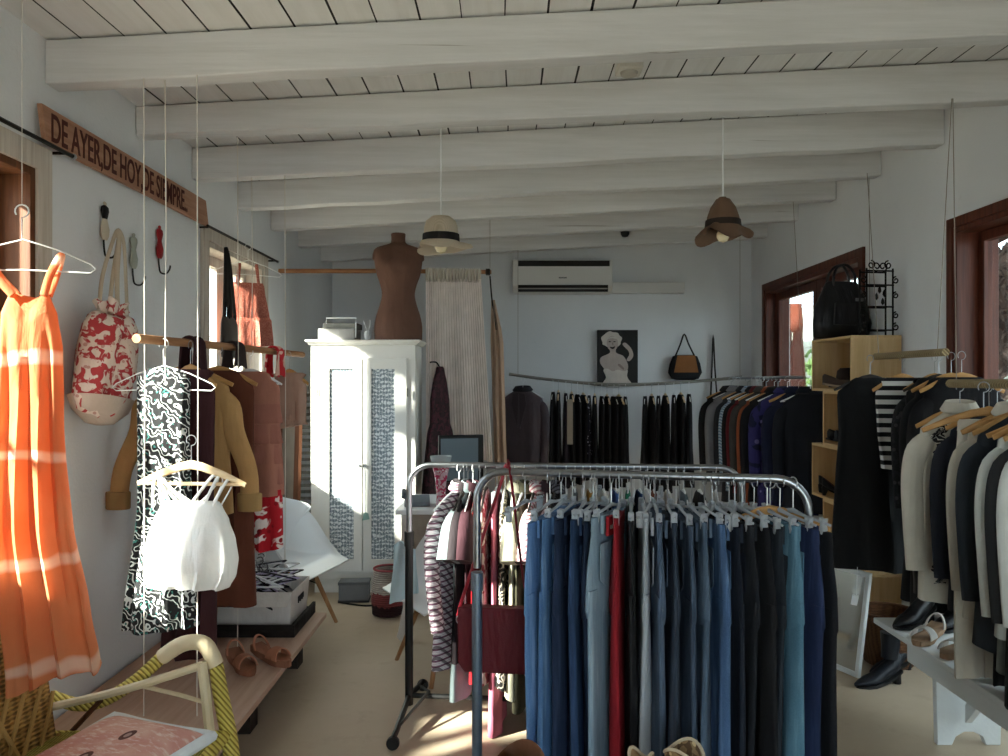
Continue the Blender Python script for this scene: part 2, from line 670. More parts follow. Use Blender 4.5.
window(1, -1, W1, BROWN, .045, CASING, .085, mull=1, bars=1, lining=.03)
window(2, -1, W2, CASING, .06, CASING, .075, mull=1, bars=0)
window(3, 1, W3, REDWOOD, .07, REDWOOD, .055, mull=1, bars=0, glass_in=.1)
dr = window(1, 1, D1, REDWOOD, .05, REDWOOD, .05, mull=1, bars=1, depth=.21, glass_in=.12, kind='door', lining=.03)
# shop front glazing behind the photographer
sf = MB()
sf.lohi((D2[0], YF - .12, 0), (D2[0] + .06, YF - .06, D2[3]))
root = struct(sf.build('door_2', REDWOOD, smooth=0))
for a in (.3, .9, 1.44):
    MB().lohi((a - .03, YF - .12, 0), (a + .03, YF - .06, D2[3])).build('post', REDWOOD, root, smooth=0)
MB().lohi((D2[0] + .05, YF - .095, .02), (D2[1] - .03, YF - .09, D2[3] - .02)).build('pane', GL, root, smooth=0)

# ================================================================ outside
struct(MB().lohi((XR + .23, 1.0, 2.95), (4.4, 20.0, 3.02)).build('outside_shade_roof', CASING_Y, smooth=0))  # unseen roof added to shade the view through the right window
gm = M('concrete', '#b5ab9a', '#a19786', '#8d8473', rough=.9, bump=.1)
struct(MB().lohi((-14, -12, -.4), (14, 16, -.12)).build('ground', gm, smooth=0))
bw = struct(MB().lohi((5.6, 6.2, -.12), (5.8, 22.0, 2.9)).build('outside_board_wall', M('brick', '#9a9f97', '#8d928a', '#747870', rough=.9, bump=0, scale=.5), smooth=0))
pw = struct(MB().lohi((5.6, 1.0, -.12), (5.8, 6.2, 1.9)).build('outside_pale_wall', M('paint', '#a9b4ba', '#9aa6ad', '#8f999f'), smooth=0))
# ================================================================ garments and hangers
METAL = M('metal', '#b9bcc0', '#8f9398', rough=.3, metal=1.0)
DARKMETAL = M('metal', '#26241f', '#171512', rough=.5, metal=.6)
BLACKPAINT = M('flat', '#141414', rough=.45, bump=0)
WHITEPLASTIC = M('flat', '#e4e6e8', rough=.35, bump=0)
CLEARPLASTIC = M('flat', '#c9ced4', rough=.2, bump=0, trans=.5)
HWOOD = M('wood_x', '#c79a63', '#ab7c47', rough=.45)
HPALE = M('wood_x', '#e0c9a3', '#cfae80', rough=.45)
WIREWHITE = M('flat', '#dcdcd8', rough=.4, bump=0)


def hook_pts(r=.019, z=-.012, stem=-.105, n=12):
    pts = [(r * cos(R(a)), 0, z + r * sin(R(a))) for a in [215 - 305 * i / n for i in range(n + 1)]]
    return pts + [(0, 0, z - r - .012), (0, 0, stem)]


_hproto = {}


def short_label(t):
    w = t.split()[:15]
    while w[-1] in ('the', 'a', 'of', 'in', 'on', 'with', 'and', 'its', 'at', 'beside', 'behind', 'to', 'black', 'from', 'between', 'near'):
        w.pop()
    return ' '.join(w)




def hanger(kind, loc, rz, label, group, sx=1.0, tilt=0):
    """origin: centre of the bar the hook rides on; the arms lie along local x"""
    if kind in _hproto:
        o = copy_tree(_hproto[kind])
    else:
        NAMES = {'clip': 'clip_hanger', 'wood': 'wooden_hanger', 'pale': 'wooden_hanger', 'plastic': 'plastic_hanger', 'wire': 'wire_hanger', 'velvet': 'padded_hanger'}
        o = thing(NAMES[kind], None, 'hanger')
        if kind == 'wire':
            pts = hook_pts()[:-1] + [(0, 0, -.095), (.10, 0, -.125), (.19, 0, -.165), (.205, 0, -.18), (.19, 0, -.192), (0, 0, -.186), (-.19, 0, -.192), (-.205, 0, -.18), (-.19, 0, -.165), (-.10, 0, -.125), (0, 0, -.097)]
            MB().tube(pts, .0022, 6).build('wire', WIREWHITE, o)
        else:
            MB().tube(hook_pts(), .0019, 6).build('hook', METAL if kind != 'plastic' else WHITEPLASTIC, o)
            if kind == 'clip':
                MB().tube([(-.165, 0, -.118), (-.05, 0, -.108), (0, 0, -.10), (.05, 0, -.108), (.165, 0, -.118)], [.004, .005, .008, .005, .004], 8).build('arm', CLEARPLASTIC, o)
                for s in (-1, 1):
                    c = MB()
                    c.prism([(-.006, -.152), (.006, -.152), (.010, -.135), (.006, -.120), (.013, -.098), (.004, -.104), (-.004, -.104), (-.013, -.098), (-.006, -.120), (-.010, -.135)], lambda a, b_, h: (s * .135 + a, h - .010, b_), .020)
                    c.build('clip', CLEARPLASTIC, o, bevel=.004)
            else:
                mt = {'wood': HWOOD, 'pale': HPALE, 'plastic': WHITEPLASTIC, 'velvet': M('plain', '#3a3634')}[kind]
                r = {'wood': .011, 'pale': .012, 'plastic': .006, 'velvet': .008}[kind]
                MB().tube([(-.205, 0, -.172), (-.12, 0, -.135), (-.04, 0, -.108), (0, 0, -.101), (.04, 0, -.108), (.12, 0, -.135), (.205, 0, -.172)],
                          [r * .8, r * 1.1, r * 1.3, r * 1.4, r * 1.3, r * 1.1, r * .8], 8, sy=.55).build('arms', mt, o)
                if kind in ('pale', 'plastic'):
                    MB().tube([(-.195, 0, -.170), (.195, 0, -.170)], r * .55, 6).build('bar', mt, o)
        _hproto[kind] = o
    o.location = loc
    o.rotation_euler = (0, tilt, rz)
    o.scale = (sx, 1, 1)
    o['label'] = label
    o['group'] = group
    return o


def prof_at(prof, z):
    for a, b in zip(prof, prof[1:]):
        if z >= b[0]:
            t = (a[0] - z) / max(1e-6, a[0] - b[0])
            t = t * t * (3 - 2 * t) * .5 + t * .5
            return [a[i] + (b[i] - a[i]) * t for i in range(1, len(a))]
    return list(prof[-1][1:])


def cloth_body(prof, seed, folds=3, amp=.012, n=32, steps=22, hem=.012, z0=None):
    """closed hanging cloth; prof rows (z, half width, half thickness, x offset) going down"""
    rnd = random.Random(seed)
    ph = [rnd.uniform(0, 6.28) for _ in range(4)]
    top, bot = prof[0][0], prof[-1][0]
    zs = sorted({top + (bot - top) * i / steps for i in range(steps + 1)} | {p[0] for p in prof[:5]}, reverse=True)
    rings = []
    for z in zs:
        hw, ht, xo = prof_at(prof, z)
        tt = min(1, max(0, (top - z - .05) / max(.2, .6 * (top - bot)))) ** .8
        ring = []
        for i in range(n):
            a = 2 * pi * i / n
            c, s = cos(a), sin(a)
            u = math.copysign(abs(c) ** .75, c)
            x = hw * u
            y = ht * math.copysign(abs(s) ** .8, s)
            y += amp * tt * (sin(folds * pi * u + ph[0] + 1.2 * z) + .5 * sin(folds * 1.9 * pi * u + ph[1] - 2 * z))
            x += amp * .35 * tt * sin(7 * z + ph[2])
            zz = z + (hem * sin(2.2 * u + ph[3]) if z == bot else 0)
            ring.append((x + xo, y, zz))
        rings.append(ring)
    return MB().loft(rings)


NZ = -.108     # neck below the bar


def tube_flat(mb, pts, rad, sy=.55, n=12, smooth=4):
    return mb.tube(pts, rad, n, sy=sy, smooth=smooth)


_seed = [100]


def garment(name, label, cat, mat, loc, rz=0, L=.7, sh=.2, waist=None, hemw=None, ht=.035, sleeves=0, slen=.56, collar=None, straps=0,
            folds=3, amp=.012, group=None, hk='wood', hlabel=None, hgroup=None, neckw=.075, flare=.03, cuff=None, lapel=None, slope=.07, sleeve_mat=None, spread=.018, neck_drop=0.0, n=30, steps=20):
    _seed[0] += 1
    seed = _seed[0]
    waist = waist or sh * .95
    hemw = hemw or sh * 1.05
    z = NZ - neck_drop
    if straps:     # strappy: bodice starts below the shoulders
        zt = z - .13
        prof = [(zt, sh * .72, ht * .5, 0), (zt - .03, sh * .8, ht * .8, 0), (zt - .22, waist, ht, 0), (zt - .45 * L, (waist + hemw) / 2, ht + flare * .4, 0), (z - L, hemw, ht + flare, 0)]
    else:
        prof = [(z, neckw, ht * .55, 0), (z - .012, neckw * 1.3, ht * .7, 0), (z - slope * .6, sh * .75, ht * .8, 0), (z - slope, sh * .97, ht * .8, 0), (z - slope - .03, sh, ht * .9, 0),
                (z - slope - .2, sh * .97, ht, 0), (z - .42 * L - .1, waist, ht, 0), (z - L, hemw, ht + flare, 0)]
    o = cloth_body(prof, seed, folds, amp, n, steps).build(name, mat, None, loc, (0, 0, rz), smooth=1.2)
    tag(o, label, cat, group)
    if straps:
        for s in (-1, 1):
            MB().tube([(s * sh * .55, ht * .3, zt - .03), (s * sh * .42, ht * .35, z - .035), (s * sh * .40, 0, z - .012), (s * sh * .42, -ht * .4, z - .035), (s * sh * .5, -ht * .5, zt - .03)], .009, 6, sy=.5, smooth=3).build('strap', mat, o)
    if sleeves:
        for s in (-1, 1):
            zz = z - slope
            if sleeves == 1:
                pts = [(s * (sh - .06), 0, zz - .035), (s * (sh + .0), 0, zz - .09), (s * (sh + .022), 0, zz - .2), (s * (sh + .012 + spread * .75), -.014, zz - .36), (s * (sh + spread), -.028, zz - slen)]
                rad = [.040, .050, .046, .042, .040]
            else:
                pts = [(s * (sh - .06), 0, zz - .035), (s * (sh + .02), 0, zz - .08), (s * (sh + .07), 0, zz - .2)]
                rad = [.045, .07, .075]
            m2 = MB()
            m2.tube(pts, rad, 12, sy=.6, smooth=5)
            so = m2.build('sleeve', sleeve_mat or mat, o, smooth=1.2)
            if cuff and sleeves == 1:
                e = Vector(pts[-1])
                MB().lathe([(.05, 0), (.054, .005), (.054, .07), (.05, .075)], 14, e + Vector((0, 0, -.005)), 1, .62).build('cuff', cuff, so)
    if collar:
        c = MB()
        ring = lambda r, zz, k: [(r * cos(2 * pi * i / 20), k * r * .5 * sin(2 * pi * i / 20) - .004, zz + (.008 * sin(2 * pi * i / 20))) for i in range(20)]
        c.loft([ring(neckw * 1.05, z + .004, .9), ring(neckw * .9, z + .034, 1), ring(neckw * 1.0, z + .038, 1.1), ring(neckw * 1.35, z + .004, 1.3), ring(neckw * 1.25, z - .004, 1.2)], False)
        c.build('collar', collar, o, smooth=1.2)
    if lapel:
        for s in (-1, 1):
            l = MB()
            y = -(ht + .018)
            l.prism([(s * .005, z - .02), (s * .06, z - .03), (s * .075, z - .12), (s * .012, z - .34)] if s > 0 else [(s * .005, z - .02), (s * .012, z - .34), (s * .075, z - .12), (s * .06, z - .03)], lambda a, b, h: (a, y - h, b), .006)
            l.build('lapel', lapel, o, smooth=0, bevel=.002)
    if hk:
        hanger(hk, loc, rz, hlabel or short_label('%s hanger of the %s' % ({'wood': 'wooden', 'pale': 'pale wooden', 'plastic': 'white plastic', 'wire': 'white wire', 'velvet': 'dark padded', 'clip': 'clear clip'}[hk], label)), hgroup or 'hangers on the rails', min(1, sh / .19) if hk != 'wire' else 1)
    return o


def trousers(name, label, cat, mat, loc, rz=0, L=.98, w=.19, hemw=.1, ht=.022, group=None, band=None, pockets=True, hk='clip', hlabel=None, hgroup=None, patch=None, n=24, split=.28, legsep=None, tilt=0, dz=0):
    _seed[0] += 1
    seed = _seed[0]
    rnd = random.Random(seed)
    z = -.135 + dz
    prof = [(z, w, ht * .75, 0), (z - .04, w * 1.02, ht * .85, 0), (z - .18, w * 1.14, ht * 1.15, 0), (z - split, w * 1.17, ht * 1.2, 0), (z - split - .03, w * 1.10, ht * .9, 0)]
    o = cloth_body(prof, seed, 2, .006, n, 12, 0).build(name, mat, None, loc, (0, tilt, rz), smooth=1.2)
    tag(o, label, cat, group)
    if pockets:
        for xb in (-.8, -.28, .28, .8):
            MB().lohi((xb * w - .006, -ht - .012, z - .045), (xb * w + .006, -ht - .003, z + .012)).build('belt_loop', mat, o, smooth=0)
    for s in (-1, 1):
        d = w * .585
        e = (legsep if legsep is not None else d * .95)
        lp = [(z - split + .06, w * .56, ht * .95, s * d), (z - split - .1, w * .55, ht * 1.05, s * d), (z - split - .35, (w * .55 + hemw) / 2, ht * 1.1, s * (d + e) / 2), (z - L, hemw, ht * 1.15, s * e)]
        cloth_body(lp, seed + s * 7 + 50, 1.5, .010, 20, 20, .006).build('leg', mat, o, smooth=1.2)
    bm = band or mat
    cloth_body([(z + .006, w * 1.01, ht * .9, 0), (z - .036, w * 1.035, ht * .98, 0)], seed, 2, 0, n, 2, 0).build('waistband', bm, o, smooth=1.2)
    if pockets:
        for s in (-1, 1):
            MB().prism([(s * .03, z - .075), (s * .03, z - .19), (s * .095, z - .225), (s * .16, z - .19), (s * .16, z - .075)][::-s], lambda a, b, h: (a, -ht * 1.05 - .007 - h, b), .003).build('back_pocket', mat, o, smooth=0, bevel=.002)
    if patch:
        pp = MB().lohi((-.10, -ht - .014, z - .06), (-.005, -ht - .004, z + .004)).build('leather_patch', patch, o, smooth=0, bevel=.002)
        pp['label'] = 'red brand patch on the waistband'
        tx = MB()
        for i, (a, ww) in enumerate(((-.086, .012), (-.070, .010), (-.057, .013), (-.040, .009), (-.028, .01))):
            tx.lohi((a, -ht - .016, z - .038), (a + ww, -ht - .0135, z - .026))
        tx.build('patch_lettering', M('flat', '#d8cfc4', bump=0), pp, smooth=0)
    if hk:
        hanger(hk, loc, rz, hlabel or short_label('clear clip hanger of the %s' % label), hgroup or 'clip hangers on the front rack', 1, tilt)
    return o
# ================================================================ left side of the shop
CORD = M('flat', '#cfc9bf', rough=.9, bump=0)
CORDD = M('flat', '#8d857a', rough=.9, bump=0)
POLE = M('wood_y', '#b88a63', '#946443', rough=.7)


def cord(pts, label, mat=CORD, r=.0022, group='hanging cords', sm=0):
    o = MB().tube(pts, r, 6, smooth=sm).build('suspension_string', mat)
    return tag(o, label, 'cord', group)


# curtain rods above the two left windows
for (ya, yb, lab) in ((1.0, 2.93, 'thin dark curtain rod above the near left window, ending under the painted sign'), (4.24, 5.52, 'thin dark curtain rod above the far left window where the coral top hangs')):
    o = MB().tube([(XL + .06, ya, 2.355), (XL + .06, yb, 2.355)], .008, 8).build('curtain_rod', DARKMETAL)
    tag(o, lab, 'curtain rod')
    for y in (ya + .04, yb - .04):
        MB().tube([(XL - .002, y, 2.355), (XL + .06, y, 2.355)], .006, 6).build('bracket', DARKMETAL, o)
    MB().lathe([(.001, -.012), (.009, -.008), (.012, 0), (.009, .008), (.001, .012)], 10, (XL + .06, yb + .006, 2.355)).build('finial', METAL, o)

# painted wooden sign
SIGNW = M('wood_y', '#ad846c', '#946a52', rough=.75)
sg = MB()
ys, ye = 2.80, 4.27
sg.prism([(ys, 2.365), (ye + .04, 2.365), (ye - .0, 2.50), (ys - .03, 2.50)], lambda a, b, h: (XL + .02 + h, a, b), .02)
so = sg.build('painted_sign', SIGNW, smooth=0, bevel=.002)
tag(so, 'long weathered wooden sign with hand painted dark lettering on the left wall', 'sign')


def text(body, parent, mat, size, loc, rot, sx=1.0, name='lettering', ext=.0008, align='LEFT', shear=0, off=0):
    c = bpy.data.curves.new(name, 'FONT')
    c.body = body
    c.size = size
    c.extrude = ext
    c.offset = off
    c.align_x = align
    c.shear = shear
    tmp = bpy.data.objects.new('tmp_text', c)
    COL.objects.link(tmp)
    dg = bpy.context.evaluated_depsgraph_get()
    dg.update()
    me = bpy.data.meshes.new_from_object(tmp.evaluated_get(dg))
    bpy.data.objects.remove(tmp)
    bpy.data.curves.remove(c)
    me.materials.clear()
    me.materials.append(mat)
    o = bpy.data.objects.new(name, me)
    COL.objects.link(o)
    if parent:
        o.parent = parent
    o.location = loc
    o.rotation_euler = rot
    o.scale = (sx, 1, 1)
    return o


SIGNINK = M('flat', '#4a1c12', rough=.8, bump=0)
tx = text('DE AYER,DE HOY,DE SIEMPRE..', so, SIGNINK, .145, (XL + .0415, ys + .02, 2.382), (R(90), 0, R(90)), sx=.61, off=.002)

# three dressmaker's-dummy coat hooks
def coat_hook(px, py, d, cols, label):
    c = P(px, py, d)
    t = thing('coat_hook', label, 'coat hook', (XL, d, c.z), 0, 'dress form coat hooks')
    # flat-backed little torso
    prof = [(.006, .085), (.012, .08), (.010, .07), (.024, .062), (.027, .045), (.016, .012), (.030, -.03), (.026, -.06), (.016, -.075)]
    k = len(prof)
    cut = 5 if len(cols) > 1 else k
    def part(nm, pr, mt):
        MB().lathe([(.001, pr[0][1])] + pr + [(.001, pr[-1][1])], 16, (.014, 0, 0), .45, 1.0).build(nm, mt, t)
    if len(cols) > 1:
        part('head_knob', prof[:3], cols[0])
        part('bodice', prof[2:6], cols[1])
        part('skirt', prof[5:], cols[2])
    else:
        part('figure', prof, cols[0])
    MB().tube([(.008, 0, -.06), (.012, 0, -.12), (.02, .0, -.145), (.045, 0, -.15), (.062, 0, -.13), (.066, 0, -.11)], .0042, 8, smooth=4).build('hook', DARKMETAL, t)
    return t


HK1, HK2 = M('plain', '#c9bca6'), M('plain', '#1c1a1a')
coat_hook(102, 222, 3.25, (HK1, HK2, HK1), 'wall hook shaped as a dress form with black bodice, floral bag hanging from it')
coat_hook(131, 252, 3.50, (M('plain', '#a3a69a'),), 'grey wall hook shaped as a dress form, between the black one and the red one')
coat_hook(157, 243, 3.76, (M('plain', '#8f1d20'),), 'red wall hook shaped as a dress form')

# floral drawstring bag
FLORAL = M('print', '#d6c6ba', '#a83b3e', '#b78f86', scale=1.9)
bagz = 1.665
bt = thing('floral_bag', 'cream and red floral fabric bag with long pale straps hanging on the white wall', 'bag', (XL + .115, 3.09, bagz))
rings = []
for z, hy, hx, oy in ((.10, .07, .03, 0), (.085, .10, .045, 0), (.04, .125, .055, 0), (-.06, .14, .058, -.005), (-.16, .15, .062, -.01), (-.25, .15, .055, -.015), (-.305, .12, .04, -.02), (-.325, .05, .02, -.02)):
    rings.append([(1.6 * hx * sin(a) * (1 + .18 * sin(6 * a + z * 9)), oy + hy * cos(a) + .012 * sin(3 * a + z * 20) + .008 * sin(7 * a), z + .012 * sin(2 * a)) for a in [2 * pi * i / 30 for i in range(30)]])
MB().loft(rings).build('pouch', FLORAL, bt, smooth=1.2)
MB().loft([[(r_ * .6 * cos(a) * (1 + .22 * sin(7 * a)), r_ * sin(a) * (1 + .22 * sin(7 * a + 1)), z_ + .012 * sin(5 * a)) for a in [2 * pi * i / 48 for i in range(48)]] for r_, z_ in ((.075, .09), (.06, .115), (.085, .145), (.08, .15), (.03, .12))]).build('gathered_top', FLORAL, bt, smooth=1.2)
bt.rotation_euler = (R(-9), 0, 0)
rf = []
for z, hy, hx in ((-.24, .160, .066), (-.29, .135, .056), (-.338, .06, .03), (-.345, .02, .01)):
    rf.append([(1.6 * hx * sin(a), -.018 + hy * cos(a), z) for a in [2 * pi * i / 30 for i in range(30)]])
MB().loft(rf).build('base', M('plain', '#bfb0a3'), bt, smooth=1.2)
for sgn, oy in ((-1, -.015), (1, .06)):
    MB().tube([(-.012, oy - .055, .11), (-.018, oy - .04, .25), (-.012, oy * .5, .42), (.0, 0, .46), (.006, oy * .5 + .01, .42), (.0, oy + .04, .25), (.01, oy + .05, .11)], .009, 8, sy=.5, smooth=6).build('strap', M('plain', '#b8ab97'), bt)

# orange tie-dye dress in the near window
TIE = M('tie', '#db8252', '#df9a6c', '#efd2bb', trans=.42, rough=.9)
dl = P(22, 232, 2.28)
zt = CH + (CY - 207) / (F / 2.28)
hp = Vector((dl.x, 2.28, zt))
dress = thing('orange_dress', 'long orange tie dye sun dress with thin straps hanging at the bright near window', 'dress', hp, R(8))
prof = [(-.275, .05, .02, .02), (-.33, .075, .03, .02), (-.42, .085, .035, .025), (-.62, .086, .042, .03), (-.95, .105, .055, .04), (-1.22, .115, .062, .065), (-1.40, .122, .068, .09)]
db_ = cloth_body(prof, 7, 3.2, .022, 56, 40, .03)
for q_ in db_.v:
    if q_.z > -.43:
        k_ = min(1, max(0, (q_.z + .43) / .155))
        q_.z += k_ * (min(1, abs(q_.x - .02) / .05) * .07 - .045)
db_.build('skirt', TIE, dress, smooth=1.3)
for s, xx in ((-1, -.085), (1, .105)):
    MB().tube([(xx * .45 + .02, -.016, -.262), (xx * .8, -.014, -.20), (xx * 1.05, 0, -.138), (xx * .85, .014, -.20), (xx * .45 + .02, .016, -.262)], .012, 8, sy=.45, smooth=4).build('strap', TIE, dress)
hanger('wire', hp, R(8), 'white wire hanger holding the orange tie dye dress', 'hangers on the rails')
cord([(hp.x, hp.y, zc(hp.x)), (hp.x, hp.y, hp.z + .006)], 'thin cord above the hanger of the orange dress', CORD, .0012)

# left rail of bare wood hung on cords
ra, rb = Vector((-1.355, 2.80, 1.655)), Vector((-1.22, 4.55, 1.655))
RAILROT = -math.atan2(rb.x - ra.x, rb.y - ra.y)
o = MB().tube([ra, ra.lerp(rb, .5) + Vector((0, 0, .004)), rb], .017, 12).build('hanging_rail', POLE)
tag(o, 'bare wooden pole hung on cords along the left wall, printed dress at its near end', 'clothes rail', 'clothes rails')


def on_left(y):
    return ra.lerp(rb, (y - ra.y) / (rb.y - ra.y))


beam_under = lambda x: zc(x) - .168
for (x, y, zb, lab) in ((-1.352, 2.85, .26, 'pale cord from the nearest beam past the near end of the left wooden pole'),
                        (-1.282, 2.87, 1.50, 'pale cord from the nearest beam down to the printed dress'),
                        (-1.155, 2.85, .26, 'bright pale cord running past the hanger of the white camisole'),
                        (-1.255, 3.56, .26, 'pale cord from the second beam down behind the tan jacket'),
                        (-1.22, 4.19, .26, 'pale cord from the third beam down in front of the far left window'),
                        (-1.40, 4.19, 1.66, 'pale cord from the third beam beside the far left window')):
    cord([(x, y, beam_under(x)), (x + .004, y, (beam_under(x) + zb) / 2), (x, y, zb)], lab)

# white camisole on its own hanger, tied to the cord
hp = Vector((-1.155, 2.80, CH - (437 - CY) / 275))
hanger('pale', hp, R(-6), 'pale wooden hanger tied to the cord, holding the white camisole', 'hangers on the rails')
WHITE = M('plain', '#f3f2ee', trans=.15)
top = thing('white_camisole', 'sunlit white strappy camisole on a pale wooden hanger', 'top', hp, R(-6))
prof = [(-.235, .105, .025, .0), (-.25, .115, .035, 0), (-.30, .14, .045, 0), (-.37, .162, .055, 0), (-.44, .172, .06, -.002), (-.50, .168, .055, -.008), (-.545, .15, .05, -.015)]
cloth_body(prof, 23, 4.4, .013, 48, 26, .012).build('bodice', WHITE, top, smooth=1.3)
for xs in ((-.14, -.135), (-.13, -.06), (-.125, .005), (.085, .0), (.105, .055), (.145, .09)):
    MB().tube([(xs[1], -.022, -.255), ((xs[0] + xs[1]) / 2, -.016, -.195), (xs[0], -.0, -.128 - abs(xs[0]) * .14 + .002), (xs[0] + .006, .014, -.17), (xs[1] + .01, .02, -.255)], .006, 6, sy=.5, smooth=3).build('strap', WHITE, top)

# things on the left rail
SW = M('swirl', '#17181a', '#cfd2cf', '#3f7f78', scale=1.7)
p = on_left(2.95)
garment('printed_dress', 'long black and white swirl print dress on a white wire hanger at the left pole', 'dress', SW, p + Vector((.02, 0, 0)), RAILROT, L=.99, sh=.105, waist=.105, hemw=.145, ht=.03, folds=3, amp=.016, neckw=.06, flare=.03, hk='wire', slope=.03, group='clothes on the left pole', n=44, steps=30)
BUR = M('plain', '#3c1c20')
p = on_left(3.10)
garment('dark_dress', 'dark burgundy long garment hanging just behind the black and white printed dress', 'dress', BUR, p + Vector((.05, 0, 0)), RAILROT, L=1.14, sh=.10, waist=.085, hemw=.10, ht=.03, folds=2.5, amp=.015, hk='wood', group='clothes on the left pole')
TAN = M('plain', '#b48c5c')
p = on_left(3.30)
garment('tan_jacket', 'tan collarless jacket with wide cuffs facing the room on the left pole', 'jacket', TAN, p + Vector((-.065, 0, 0)), RAILROT, spread=.10, L=.62, sh=.19, ht=.045, sleeves=1, slen=.52, cuff=M('plain', '#9c7c50'), hk='wood', group='clothes on the left pole', neckw=.08)
BRN = M('plain', '#5d3020')
p = on_left(3.46)
garment('brown_dress', 'long brown dress showing below and beside the tan jacket', 'dress', BRN, p, RAILROT, L=1.05, sh=.165, waist=.16, hemw=.165, ht=.03, hk='wood', group='clothes on the left pole')
PINKT = M('plain', '#a8705f')
p = on_left(3.80)
g = garment('tiered_dress', 'pinkish brown tiered ruffle dress with a red patterned hem past the tan jacket', 'dress', PINKT, p, RAILROT, L=.62, sh=.15, waist=.15, hemw=.165, ht=.035, hk='plastic', group='clothes on the left pole')
for k in range(5):
    z = NZ - .16 - k * .10
    MB().lathe([(.150, z), (.158, z - .05), (.166, z - .092), (.160, z - .094), (.148, z - .05)], 40, (0, 0, 0), 1, .3).build('ruffle', M('plain', '#a0685a'), g, smooth=1.2)
REDP = M('print', '#b01824', '#e6d7d2', '#8c0f1a', scale=1.1)
ph_ = cloth_body([(NZ - .58, .150, .045, .01), (NZ - .66, .152, .05, .012), (NZ - .86, .158, .06, .015)], 88, 3, .016, 40, 12, .02).build('patterned_hem', REDP, g, smooth=1.2)
ph_['label'] = 'red and white patterned underskirt'
p = on_left(4.28)
garment('pink_blouse', 'dusty pink blouse at the far end of the left pole', 'blouse', M('plain', '#a88878'), p + Vector((.02, 0, 0)), RAILROT, L=.30, sh=.10, ht=.03, hk='wood', group='clothes on the left pole')
# dark scarf and red scarf looped over the pole
for (y, c, lab, ln) in ((3.22, M('plain', '#33191d'), 'dark burgundy scarf looped over the left pole beside the tan jacket', .16), (4.12, M('print', '#c0262e', '#ddb2a4', '#8f1520'), 'red floral scarf bunched over the far part of the left pole', .13), (3.62, M('plain', '#3b2d2c'), 'dark grey scarf bunched on the left pole above the tan jacket', .09)):
    p = on_left(y)
    w = .05
    s = MB()
    s.sheet(lambda u, v: (p.x + (sin(u * pi * 2 - pi / 2) * .0 + (.026 if v < 0 else 0)) + .028 * cos(pi * min(1, max(0, (v - .35) / .3))) + .008 * sin(9 * u + 3 * v), p.y + (u - .5) * .12 * (1 + .6 * abs(v - .5)), p.z + .024 * sin(pi * min(1, max(0, (v - .35) / .3))) - ln * (max(0, .35 - v) + max(0, v - .65)) / .35 + .006 * sin(12 * u)), 14, 24, .008)
    o = s.build('scarf', c, smooth=1.3)
    tag(o, lab, 'scarf')

# hung in front of the far left window
p = Vector((XL + .06, 4.86, 2.355))
CORAL = M('sequin', '#bb7663', '#97503f', rough=.5)
garment('coral_camisole', 'coral sequinned strappy top on a white hanger in front of the far left window', 'top', CORAL, p + Vector((.02, -.02, 0)), R(25), L=.52, sh=.125, waist=.13, hemw=.15, ht=.03, straps=1, hk='wire', group='clothes at the far left window')
gb = thing('grey_tote', 'dark grey tote bag with long straps hanging in front of the far left window', 'bag', (XL + .085, 4.50, 1.77))
rings = []
for z, hy, hx in ((.10, .105, .012), (.06, .10, .03), (-.06, .095, .035), (-.13, .085, .03), (-.14, .06, .015)):
    rings.append([(hx * sin(a), hy * math.copysign(abs(cos(a)) ** .7, cos(a)) + .01 * z, z) for a in [2 * pi * i / 20 for i in range(20)]])
MB().loft(rings).build('pouch', M('plain', '#4a443f'), gb)
for xx in (.012, -.012):
    MB().tube([(xx, -.045, .09), (xx * .6 - .01, -.012, .4), (-.02, .0, .51), (xx * .6 - .01, .02, .4), (xx, .06, .09)], .011, 8, sy=.35, smooth=5).build('strap', M('plain', '#1f1c1b'), gb)
# ================================================================ back of the shop: wardrobe, curtain, wall things
CREAM = M('paint', '#e3e1dc', '#d9d6cf', '#bdb7ab', rough=.5, bump=.1)
LACE = M('lace', '#76828b', '#e6eaec', rough=.35, bump=.1)
wd = thing('wardrobe', 'old white painted wardrobe with two tall lace patterned glass doors', 'wardrobe', (-1.03, 5.42, 0))
W, D, H = .74, .40, 1.755
b = MB()
b.lohi((-W / 2, 0.02, .10), (W / 2, D, H))
b.build('carcass', CREAM, wd, smooth=0, bevel=.004)
MB().lohi((-W / 2 + .02, .045, 0), (W / 2 - .02, D - .02, .10)).build('plinth', CREAM, wd, smooth=0)
gbx = thing('floor_box', 'small grey box on the floor in front of the wardrobe, beside the woven basket', 'box', (P(354, 0, 5.25).x, 5.27, 0), R(4))
MB().lohi((-.10, -.06, .012), (.10, .06, .135)).build('body', M('plain', '#77797b'), gbx, smooth=0, bevel=.006)
MB().lohi((-.104, -.064, .0), (.104, .064, .014)).build('base', M('plain', '#4c4d4f'), gbx, smooth=0)
MB().lohi((-.104, -.064, .118), (.104, .064, .138)).build('lid', M('plain', '#6a6c6e'), gbx, smooth=0, bevel=.003)
c = MB()
rings = []
for z, e in ((H, .012), (H + .012, .02), (H + .022, .032), (H + .034, .036), (H + .036, .03)):
    rings.append([(-W / 2 - e, .02 - e, z), (W / 2 + e, .02 - e, z), (W / 2 + e, D, z), (-W / 2 - e, D, z)])
c.loft(rings).build('cornice', CREAM, wd, smooth=0)
